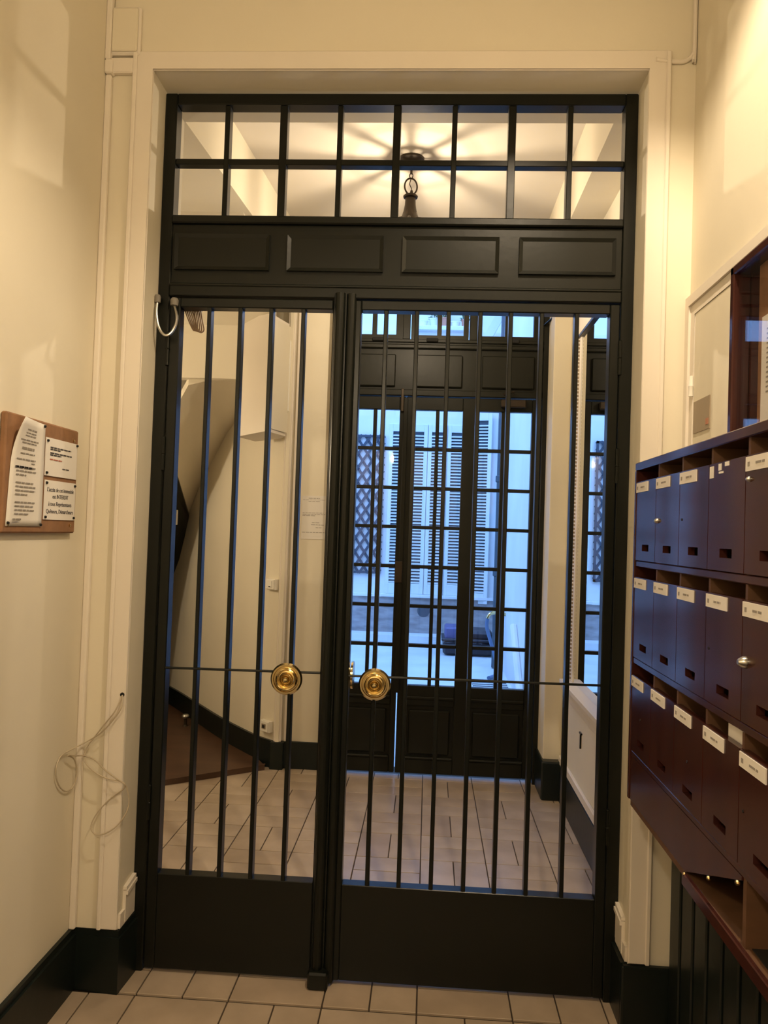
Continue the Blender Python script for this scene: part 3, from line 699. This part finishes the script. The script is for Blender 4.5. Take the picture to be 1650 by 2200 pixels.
# =================================================================== HALL THINGS
# lantern
LX, LY = 0.006, 1.20
ln = thing('hall_lantern', 'dark bronze pierced lantern hanging from the hall ceiling', 'lantern', (LX, LY, 2.58))
lathe('ceiling_rose', [(0.0, 0.0), (0.062, 0.0), (0.060, -0.010), (0.040, -0.018), (0.028, -0.032), (0.014, -0.044), (0.0, -0.045)], (LX, LY, ZF), M['darkmetal'], ln, 28)
tube('stem', [(LX, LY, 3.238), (LX, LY, 3.205)], 0.006, M['darkmetal'], ln, 8)
bm = bmesh.new(); add_tube(bm, [(LX + 0.008 * math.cos(t), LY, 3.196 + 0.013 * math.sin(t)) for t in [2 * PI * k / 14 for k in range(14)]], 0.0025, 6, True); fin('chain_link', bm, M['darkmetal'], ln, True)
bm = bmesh.new(); add_tube(bm, [(LX + 0.030 * math.cos(t), LY + 0.008 * math.cos(t), 3.143 + 0.040 * math.sin(t)) for t in [2 * PI * k / 28 for k in range(28)]], 0.0042, 8, True); fin('ring', bm, M['darkmetal'], ln, True)
tube('flex', [(LX, LY, 3.183), (LX - 0.006, LY, 3.155), (LX + 0.004, LY, 3.13), (LX + 0.004, LY, 3.10)], 0.0022, M['darkmetal'], ln, 6, 4)
lathe('finial', [(0.0, 0.03), (0.006, 0.025), (0.008, 0.012), (0.004, 0.0), (0.0, 0.0)], (LX + 0.004, LY, 3.098), M['darkmetal'], ln, 12)
lathe('collar', [(0.0, 0.008), (0.030, 0.008), (0.036, 0.002), (0.034, -0.005), (0.024, -0.008), (0.0, -0.008)], (LX, LY, 3.092), M['darkmetal'], ln, 24)
# pierced bell: solid neck with slots, ribs below
lathe('bell', [(0.025, 0.0), (0.027, -0.035), (0.032, -0.065), (0.040, -0.090), (0.054, -0.112), (0.058, -0.120)], (LX, LY, 3.086), M['darkmetal'], ln, 48,
      skip=lambda k, i: k in (2,) and i % 6 in (2, 3))
for k in range(8):
    a = 2 * PI * k / 8
    tube('rib', [(LX + 0.052 * math.cos(a), LY + 0.052 * math.sin(a), 2.972), (LX + 0.085 * math.cos(a), LY + 0.085 * math.sin(a), 2.958), (LX + 0.105 * math.cos(a), LY + 0.105 * math.sin(a), 2.93)], 0.0085, M['darkmetal'], ln, 6, 3)
bm = bmesh.new(); add_tube(bm, [(LX + 0.105 * math.cos(2 * PI * k / 32), LY + 0.105 * math.sin(2 * PI * k / 32), 2.93) for k in range(32)], 0.0025, 6, True); fin('rim', bm, M['darkmetal'], ln, True)
for k in range(8):
    a = 2 * PI * k / 8
    tube('frame_bar', [(LX + 0.105 * math.cos(a), LY + 0.105 * math.sin(a), 2.93), (LX + 0.075 * math.cos(a), LY + 0.075 * math.sin(a), 2.62)], 0.0075, M['darkmetal'], ln, 6)
lathe('base', [(0.0, 0.0), (0.078, 0.0), (0.080, -0.008), (0.045, -0.02), (0.012, -0.032), (0.0, -0.04)], (LX, LY, 2.62), M['darkmetal'], ln, 24)
lathe('bulb', [(0.0, -0.035), (0.016, -0.03), (0.022, -0.012), (0.020, 0.008), (0.010, 0.03), (0.0, 0.034)], (LX, LY, 2.70), M['bulb'], ln, 16)
point('bulb_light', (LX, LY, 2.752), HALL_LAMP_W, 0.020, ln)

# mirror with beaded edge, ledge
mr = thing('wall_mirror', 'tall wall mirror with a beaded cream edge reflecting the courtyard door', 'mirror', (0.93, 1.0, 0.70))
box('mirror_glass', 0.922, 0.926, 0.42, 1.60, 0.715, 2.53, M['mirror'], mr)
box('backing', 0.926, 0.93, 0.41, 1.64, 0.712, 2.55, M['wall'], mr)
box('frame_strip', 0.916, 0.928, 1.60, 1.655, 0.715, 2.55, M['casing'], mr, 0.002)
box('frame_strip', 0.916, 0.928, 0.37, 0.42, 0.715, 2.55, M['casing'], mr, 0.002)
box('frame_top', 0.908, 0.928, 0.37, 1.655, 2.53, 2.548, GM, mr, 0.002)
bm = bmesh.new()
for k in range(92):
    add_box(bm, 0.909, 0.917, 1.632, 1.640, 0.725 + k * 0.0196, 0.725 + k * 0.0196 + 0.011)
tag(fin('beading', bm, M['plate'], mr), kind='stuff')
prism('sill', [(0.928, 0.600), (0.905, 0.605), (0.898, 0.640), (0.880, 0.660), (0.870, 0.690), (0.868, 0.712), (0.928, 0.714)], 'y', 0.33, 1.70, M['casing'], mr)
# the hook / key mark on the panel under the mirror
hk = thing('wall_hook', 'small dark T shaped hook on the panel under the mirror', 'hook', (0.93, 1.385, 0.45))
box('bar', 0.922, 0.93, 1.362, 1.408, 0.500, 0.508, GM, hk); box('stem', 0.922, 0.93, 1.379, 1.388, 0.43, 0.500, GM, hk)

# far wall notice, switch, socket, door stop
ns = thing('wall_notice', 'white printed notice taped to the far wall left of the door', 'notice', (-0.56, YD, 1.40))
box('sheet', -0.640, -0.490, YD - 0.003, YD - 0.001, 1.405, 1.672, M['paper'], ns)
fY = lambda u, v, d: (u, YD - 0.003 - d, v)
strips('printed_lines', [(-0.60, 1.655, 0.07, 0.0035), (-0.635, 1.646, 0.14, 0.002), (-0.60, 1.636, 0.07, 0.003), (-0.635, 1.565, 0.13, 0.003), (-0.635, 1.556, 0.14, 0.003), (-0.635, 1.548, 0.08, 0.003), (-0.575, 1.505, 0.05, 0.003), (-0.58, 1.492, 0.08, 0.003), (-0.55, 1.475, 0.04, 0.003), (-0.635, 1.445, 0.14, 0.003)], fY, M['inkg'], ns)
def wall_box(name, label, cat, x0, x1, z0, z1, hole):
    t = thing(name, label, cat, ((x0 + x1) / 2, 2.2, z0))
    # sits flat on the slanting start of the curved wall
    c = Vector(((x0 + x1) / 2, 0, 0)); d = Vector((-0.135, 0.12, 0)).normalized(); nrm = Vector((-d.y, d.x, 0)) * -1
    nrm = Vector((-0.66, -0.75, 0)).normalized(); 
    b0 = Vector((-0.80, 2.265, 0)) if cat == 'switch' else Vector((-0.805, 2.268, 0))
    def slab(nm, w0, w1, t0, t1, za, zb, m):
        pts = []
        for w in (w0, w1):
            for tt in (t0, t1):
                for z in (za, zb):
                    q = b0 + d * w + nrm * tt; pts.append((q.x, q.y, z))
        return hull(nm, pts, m, t)
    slab('back_box', -0.045, 0.045, 0.0, 0.030, z0, z1, M['plastic'])
    slab('face_plate', -0.040, 0.040, 0.030, 0.036, z0 + 0.004, z1 - 0.004, M['plastic'])
    if hole == 'round':
        slab('outlet_ring', -0.020, 0.020, 0.036, 0.038, z0 + 0.018, z0 + 0.048, M['plate'])
        slab('outlet', -0.012, 0.012, 0.038, 0.0395, z0 + 0.024, z0 + 0.042, M['black'])
    else:
        slab('rocker', -0.022, 0.022, 0.036, 0.040, z0 + 0.014, z1 - 0.012, M['plastic'])
        slab('indicator', -0.012, 0.006, 0.040, 0.041, z0 + 0.016, z0 + 0.022, M['black'])
    return t
wall_box('light_switch', 'white surface light switch on the stairwell corner', 'switch', -0.838, -0.743, 1.085, 1.150, 'rocker')
wall_box('power_socket', 'white surface power socket just above the dark baseboard', 'socket', -0.848, -0.745, 0.212, 0.278, 'round')
ds = thing('door_stop', 'small dark door stop on the brown stairwell floor', 'door stop', (-1.55, 3.0, 0.028))
lathe('post', [(0.0, 0.0), (0.022, 0.0), (0.012, 0.01), (0.010, 0.06), (0.0, 0.06)], (-1.55, 3.0, 0.028), M['darkmetal'], ds, 14)
lathe('cap', [(0.0, 0.06), (0.028, 0.06), (0.030, 0.072), (0.022, 0.082), (0.0, 0.083)], (-1.55, 3.0, 0.028), M['steel'], ds, 14)

# =================================================================== COURTYARD DOOR
DM = M['door']
Y0D, Y1D = 2.19, 2.25
df = thing('door_frame', 'dark green courtyard door frame with panelled band and opening fanlights', 'door frame', (0.18, 2.22, 0))
box('jamb', -0.48, -0.445, Y0D - 0.01, Y1D + 0.05, 0, 3.06, DM, df, 0.003)
box('jamb', 0.802, 0.84, Y0D - 0.03, Y1D + 0.05, 0, 3.06, DM, df, 0.003)
box('lock_head', -0.445, 0.802, Y0D - 0.012, Y1D + 0.03, 2.297, 2.335, DM, df, 0.004)
box('band', -0.445, 0.802, Y0D + 0.006, Y1D, 2.335, 2.63, DM, df, 0.002)
box('band_moulding', -0.445, 0.802, Y0D - 0.016, Y0D + 0.006, 2.585, 2.612, DM, df, 0.006)
for (a, b) in ((-0.41, -0.087), (0.026, 0.318), (0.436, 0.752)):
    box('raised_panel', a, b, Y0D - 0.012, Y0D + 0.006, 2.352, 2.549, DM, df, 0.006)
box('fanlight_sill', -0.445, 0.802, Y0D - 0.006, Y1D, 2.625, 2.645, DM, df, 0.003)
for x in (-0.028, 0.378): box('fanlight_mullion', x - 0.022, x + 0.022, Y0D, Y1D, 2.645, 3.02, DM, df, 0.003)
box('head', -0.445, 0.802, Y0D, Y1D, 3.02, 3.06, DM, df, 0.003)
for k, (a, b) in enumerate(((-0.445, -0.050), (0.0, 0.350), (0.400, 0.802))):
    w = (0.04, 0.024, 0.026)[k]; w2 = (0.042, 0.031, 0.06)[k]; m_ = (-0.225, 0.172, 0.583)[k]
    lights = [(a + w, m_ - 0.014, 2.672, 2.99), (m_ + 0.014, b - w2, 2.672, 2.99)]
    fl = plate('fanlight', 'y', Y0D + 0.004, Y1D - 0.012, (a, b, 2.645, 3.02), lights, DM, df)
    for q in lights: box('pane', q[0], q[1], 2.220, 2.223, q[2], q[3], M['glass'], fl)
    xc = (-0.20, 0.13, 0.62)[k]
    box('fanlight_catch', xc - 0.035, xc + 0.035, Y0D - 0.022, Y0D + 0.004, 2.628, 2.650, M['black'], fl, 0.004)
tube('opener_rod', [(0.80, 2.155, 2.735), (0.90, 1.93, 2.80), (0.925, 1.80, 2.86)], 0.008, GM, df, 8)

ROWZ = [0.545 + 0.2385 * k for k in range(8)]
def yard_leaf(name, label, x0, x1, groups, lock_x):
    t = thing(name, label, 'door leaf', ((x0 + x1) / 2, 2.22, 0), 'leaves of the courtyard door')
    ya, yb = Y0D + 0.004, Y1D - 0.008
    edges = [x0] + [e for g in groups for e in (g[0], g[-1])] + [x1]
    for i in range(0, len(edges), 2): box('stile', edges[i], edges[i + 1], ya, yb, 0.02, 2.292, DM, t, 0.003)
    for g in groups:
        a, b, mids = g[0], g[-1], g[1:-1]
        box('top_rail', a, b, ya, yb, 2.214, 2.292, DM, t, 0.003)
        box('lock_rail', a, b, ya, yb, 0.425, 0.545, DM, t, 0.003)
        box('rail_moulding', a, b, ya - 0.012, ya, 0.462, 0.482, DM, t, 0.005)
        box('bottom_rail', a, b, ya, yb, 0.02, 0.105, DM, t, 0.003)
        box('panel_ground', a, b, ya + 0.018, yb - 0.01, 0.105, 0.425, DM, t)
        box('raised_panel', a + 0.022, b - 0.022, ya + 0.004, ya + 0.018, 0.132, 0.398, DM, t, 0.008)
        box('panel_moulding', a, b, ya - 0.010, ya + 0.018, 0.105, 0.120, DM, t, 0.005)
        for mx in mids: box('glazing_bar', mx - 0.011, mx + 0.011, ya + 0.006, yb - 0.006, 0.545, 2.214, DM, t, 0.003)
        xs = [a] + list(mids) + [b]
        for k in range(1, 7): box('glazing_bar', a, b, ya + 0.008, yb - 0.008, ROWZ[k] - 0.0105, ROWZ[k] + 0.0105, DM, t, 0.003)
        for i in range(len(xs) - 1):
            pa = xs[i] + (0.011 if i else 0); pb = xs[i + 1] - (0.011 if i < len(xs) - 2 else 0)
            for k in range(7):
                box('pane', pa, pb, 2.220, 2.223, ROWZ[k] + (0.0105 if k else 0), min(ROWZ[k + 1], 2.214) - (0.0105 if k < 6 else 0), M['glass'], t)
    return t
dl1 = yard_leaf('courtyard_door_leaf', 'narrow left leaf of the glazed courtyard door', -0.442, -0.020, [(-0.352, -0.203, -0.053)], 0)
dl2 = yard_leaf('courtyard_door_leaf', 'wide right leaf of the glazed courtyard door with four pane columns', -0.012, 0.800, [(0.037, 0.178, 0.330), (0.420, 0.575, 0.746)], 0)
box('cover_strip', -0.030, -0.004, Y0D - 0.012, Y0D + 0.004, 0.50, 2.285, DM, dl1, 0.003)
box('top_bolt', -0.048, -0.030, Y0D - 0.014, Y0D + 0.004, 2.20, 2.34, M['darkmetal'], dl1, 0.003)
box('lock_case', -0.050, -0.006, Y0D - 0.026, Y0D - 0.010, 1.16, 1.29, M['darkmetal'], dl1, 0.004)
dc = thing('door_closer', 'bronze door closer across the top of the right courtyard leaf', 'door closer', (0.62, 2.16, 2.25))
box('body', 0.555, 0.705, Y0D - 0.040, Y0D + 0.004, 2.236, 2.284, M['darkmetal'], dc, 0.006)
tube('arm', [(0.60, Y0D - 0.03, 2.29), (0.56, Y0D - 0.09, 2.305), (0.63, Y0D - 0.03, 2.33)], 0.006, M['darkmetal'], dc, 6)

# =================================================================== COURTYARD
YW = 8.0
struct(box('courtyard_ground', -5.0, 5.0, 2.40, 10.0, -0.10, -0.01, M['yardfloor']), 'pale wet paving of the courtyard')
struct(box('wall_courtyard_facade', -5.0, 2.5, YW, YW + 0.4, 0.60, 4.20, M['yardwall']), 'pale rendered facade across the courtyard')
struct(box('wall_courtyard_facade_upper', -5.0, 2.5, YW + 0.25, YW + 0.6, 4.20, 7.5, M['yardwall']), 'set back upper wall across the courtyard')
sp = struct(box('wall_courtyard_plinth', -5.0, 2.5, YW - 0.06, YW + 0.4, 0.0, 0.60, M['stone']), 'rough grey stone plinth under the shutters')
box('stone_ledge', -5.0, 2.5, YW - 0.09, YW, 0.60, 0.635, M['yardwall'], sp)
lathe('drain_hole', [(0.0, -0.062), (0.085, -0.062), (0.085, -0.05), (0.0, -0.05)], (0.107, YW, 0.43), M['slatback'], sp, 20, 'y')
struct(box('courtyard_kerb', -5.0, 2.5, YW - 0.38, YW - 0.06, -0.01, 0.13, M['yardfloor']), 'pale kerb along the stone plinth')
struct(box('wall_courtyard_right', 1.0, 1.3, 2.40, 6.15, -0.01, 6.5, M['yardwall']), 'pale side wall of the courtyard beside the tap')
struct(box('wall_courtyard_side', 1.32, 1.6, 6.15, 8.2, -0.01, 6.5, M['yardwall']), 'pale recessed side wall at the end of the courtyard')
struct(box('wall_courtyard_left', -5.2, -5.0, 2.40, 10.0, -0.01, 6.5, M['yardwall']), 'pale left wall of the courtyard')

def shutter(label, c, ang, w=0.255, z0=0.645, z1=2.93, group='louvred shutters across the courtyard'):
    t = thing('louvred_shutter', label, 'shutter', (c[0], c[1], z0), group)
    def bx_(nm, a, b, t0, t1, za, zb, m, p=t):
        return box(nm, c[0] + a, c[0] + b, c[1] + t0, c[1] + t1, za, zb, m, p, 0.003)
    h = w / 2
    bx_('stile', -h, -h + 0.05, -0.04, 0.0, z0, z1, M['shutter']); bx_('stile', h - 0.05, h, -0.04, 0.0, z0, z1, M['shutter'])
    bx_('bottom_rail', -h + 0.05, h - 0.05, -0.04, 0.0, z0, z0 + 0.14, M['shutter']); bx_('top_rail', -h + 0.05, h - 0.05, -0.04, 0.0, z1 - 0.10, z1, M['shutter'])
    bx_('backing', -h + 0.05, h - 0.05, -0.008, 0.0, z0 + 0.14, z1 - 0.10, M['slatback'])  # dark sheet: shade between the slats is put into its colour
    bm = bmesh.new(); n = int((z1 - z0 - 0.24) / 0.042)
    for k in range(n):
        z = z0 + 0.145 + k * 0.042
        vs = [bm.verts.new(p) for p in ((c[0] - h + 0.05, c[1] - 0.038, z), (c[0] + h - 0.05, c[1] - 0.038, z), (c[0] + h - 0.05, c[1] - 0.010, z + 0.014), (c[0] - h + 0.05, c[1] - 0.010, z + 0.014),
                                        (c[0] - h + 0.05, c[1] - 0.038, z + 0.010), (c[0] + h - 0.05, c[1] - 0.038, z + 0.010), (c[0] + h - 0.05, c[1] - 0.010, z + 0.024), (c[0] - h + 0.05, c[1] - 0.010, z + 0.024))]
        for q in ((0, 3, 2, 1), (4, 5, 6, 7), (0, 1, 5, 4), (1, 2, 6, 5), (2, 3, 7, 6), (3, 0, 4, 7)): bm.faces.new([vs[i] for i in q])
    tag(fin('slats', bm, M['shutter'], t), kind='stuff')
    if ang:
        t.rotation_euler = (0, 0, ang)
    return t
names = ['pale louvred shutter next to the dark trellis', 'pale louvred shutter seen behind the middle door stile', 'pale louvred shutter seen through the middle panes', 'pale louvred shutter at the right end of the window']
for k in range(4): shutter(names[k], (-0.30 + 0.262 * k, YW - 0.001), 0)
shutter('pale louvred shutter folded beside the drain pipe', (0.83, YW - 0.02), -0.25, 0.25, 0.55, 3.1)
tag(box('window_sill', -0.47, 0.66, YW - 0.11, YW - 0.0, 0.605, 0.643, M['shutter'], bev=0.004), 'pale sill under the louvred shutters', 'sill')

tl = thing('wall_trellis', 'dark diamond trellis on the courtyard wall left of the shutters', 'trellis', (-0.95, YW, 0.90))
TX0, TX1, TZ0, TZ1 = -1.55, -0.49, 0.90, 2.77
for (a, b, c_, d) in ((TX0, TX1, TZ0, TZ0 + 0.03), (TX0, TX1, TZ1 - 0.03, TZ1), (TX0, TX0 + 0.03, TZ0, TZ1), (TX1 - 0.03, TX1, TZ0, TZ1)):
    box('frame_lath', a, b, YW - 0.045, YW - 0.02, c_, d, M['trellis'], tl)
def clip_line(x, z, dx, dz):
    t0, t1 = -10.0, 10.0
    for p, q, lo, hi in ((x, dx, TX0, TX1), (z, dz, TZ0, TZ1)):
        a, b = sorted(((lo - p) / q, (hi - p) / q)); t0, t1 = max(t0, a), min(t1, b)
    return (t0, t1) if t1 - t0 > 0.03 else None
for s in (-1, 1):
    bm = bmesh.new()
    for k in range(-30, 31):
        d = (0.55 * s, 0.835); base = (TX0 + 0.02 + k * 0.125, TZ0)
        r = clip_line(base[0], base[1], d[0], d[1])
        if not r: continue
        p = [Vector((base[0] + d[0] * t, 0, base[1] + d[1] * t)) for t in r]; n_ = Vector((-d[1], 0, d[0])) * 0.017
        y0, y1 = (YW - 0.040, YW - 0.030) if s > 0 else (YW - 0.030, YW - 0.020)
        vs = [bm.verts.new((q.x, y, q.z)) for y in (y0, y1) for q in (p[0] - n_, p[0] + n_, p[1] + n_, p[1] - n_)]
        for q in ((0, 1, 2, 3), (7, 6, 5, 4), (0, 4, 5, 1), (1, 5, 6, 2), (2, 6, 7, 3), (3, 7, 4, 0)): bm.faces.new([vs[i] for i in q])
    tag(fin('diagonal_laths', bm, M['trellis'], tl), kind='stuff')

# drain pipe, tap, hose, crate, bags, grate
dp = thing('drain_pipe', 'grey drain pipe on the corner of the courtyard side wall', 'pipe', (0.935, 6.25, 0))
tube('pipe', [(0.935, 6.25, 0.0), (0.935, 6.25, 6.0)], 0.05, M['slatback'], dp, 14)
for z in (1.05, 2.1, 3.6): lathe('collar', [(0.050, -0.04), (0.064, -0.03), (0.064, 0.03), (0.050, 0.04)], (0.935, 6.25, z), M['slatback'], dp, 14)
tp = thing('garden_tap', 'brass garden tap on the courtyard side wall', 'tap', (0.96, 6.0, 0.85))
tube('spout', [(1.0, 5.95, 0.62), (0.90, 5.95, 0.635), (0.83, 5.94, 0.62), (0.805, 5.94, 0.575)], 0.018, M['brass'], tp, 10, 4)
tube('handle', [(0.86, 5.95, 0.63), (0.86, 5.95, 0.68), (0.82, 5.93, 0.685), (0.90, 5.97, 0.685)], 0.011, M['brass'], tp, 8)
tag(tube('hose', [(0.805, 5.94, 0.57), (0.80, 5.94, 0.48), (0.84, 5.92, 0.34), (0.89, 5.88, 0.18), (0.91, 5.80, 0.03), (0.88, 5.65, 0.015), (0.80, 5.50, 0.015)], 0.020, M['hose'], None, 10, 5), 'blue garden hose hanging down from the brass tap', 'hose')
cr = thing('storage_crate', 'violet crate with a black base by the stone plinth', 'crate', (0.66, 7.4, 0))
box('base', 0.36, 0.98, 7.0, 7.5, 0.0, 0.17, M['bag'], cr, 0.03); box('bin', 0.38, 0.66, 7.05, 7.48, 0.17, 0.33, M['violet'], cr, 0.02); box('black_bag', 0.67, 0.97, 7.05, 7.48, 0.17, 0.30, M['bag'], cr, 0.04)
box('rim', 0.34, 0.99, 6.98, 7.52, 0.17, 0.20, M['bag'], cr, 0.008)
gr = thing('drain_grate', 'metal drain grate with slots in the courtyard paving', 'grate', (0.80, 5.1, -0.01))
box('frame', 0.62, 0.96, 4.75, 4.79, -0.01, 0.008, M['slatback'], gr); box('frame', 0.62, 0.96, 5.41, 5.45, -0.01, 0.008, M['slatback'], gr)
for k in range(12): box('slot_bar', 0.62, 0.96, 4.80 + 0.05 * k, 4.83 + 0.05 * k, -0.01, 0.004, M['shutter'] if k % 2 else M['slatback'], gr)
# sloping gutter pipe on the side wall
tag(tube('waste_pipe', [(0.97, 4.9, 0.62), (0.97, 4.25, 0.12)], 0.035, M['yardwall'], None, 10), 'pale waste pipe sloping down the courtyard side wall', 'pipe')

# upper terrace with flower pots behind the fanlights
tag(box('terrace_coping', -0.15, 0.60, YW - 0.10, YW + 0.25, 4.20, 4.26, M['shutter'], bev=0.006), 'pale coping carrying the flower pots', 'coping')
def pot(label, x, r, hgt, m, leafy):
    t = thing('flower_pot', label, 'flower pot', (x, YW + 0.05, 4.26), 'flower pots on the coping')
    lathe('pot', [(0.0, 0.0), (r * 0.75, 0.0), (r, hgt * 0.85), (r * 1.1, hgt * 0.87), (r * 1.1, hgt), (r * 0.9, hgt), (r * 0.85, hgt * 0.9), (0.0, hgt * 0.9)], (x, YW + 0.05, 4.26), m, t, 18)
    if leafy:
        bm = bmesh.new()
        for k in range(90):
            a = random.uniform(0, 2 * PI); rr = random.uniform(0, r * 0.8); z = 4.26 + hgt + random.uniform(-0.02, leafy)
            c = Vector((x + rr * math.cos(a), YW + 0.05 + rr * math.sin(a), z)); d = Vector((random.uniform(-1, 1), random.uniform(-1, 1), random.uniform(-0.3, 1))).normalized(); s_ = d.orthogonal().normalized()
            q = [c, c + d * 0.03 + s_ * 0.014, c + d * 0.06, c + d * 0.03 - s_ * 0.014]
            bm.faces.new([bm.verts.new(p) for p in q])
        tag(fin('foliage', bm, M['leaf'], t), kind='stuff')
pot('white trough pot at the left end of the coping', -0.03, 0.065, 0.10, M['potwhite'], 0.0)
pot('pale clay pot with a leafy plant on the coping', 0.125, 0.06, 0.13, M['shutter'], 0.22)
pot('terracotta pot with a low bush on the coping', 0.275, 0.058, 0.14, M['terracotta'], 0.16)
pot('white shallow pot right of the low bush', 0.415, 0.06, 0.09, M['potwhite'], 0.0)
pot('dark red clay pot at the right end of the coping', 0.545, 0.05, 0.12, M['terracotta'], 0.10)
# slanting glazing struts of the lean-to on the right
lt = thing('lean_to_frame', 'pale slanting struts of a lean-to roof seen through the right fanlight', 'roof frame', (0.95, 7.4, 4.0))
hull('rafter', [(0.72, 7.6, 3.95), (0.84, 7.6, 3.95), (1.14, 7.6, 4.75), (1.26, 7.6, 4.75), (0.72, 7.7, 3.95), (0.84, 7.7, 3.95), (1.14, 7.7, 4.75), (1.26, 7.7, 4.75)], M['shutter'], lt)
hull('rafter', [(0.98, 7.5, 3.95), (1.06, 7.5, 3.95), (1.36, 7.5, 4.75), (1.44, 7.5, 4.75), (0.98, 7.6, 3.95), (1.06, 7.6, 3.95), (1.36, 7.6, 4.75), (1.44, 7.6, 4.75)], M['slatback'], lt)
box('purlin', 0.62, 1.45, 7.55, 7.62, 4.42, 4.50, M['shutter'], lt)
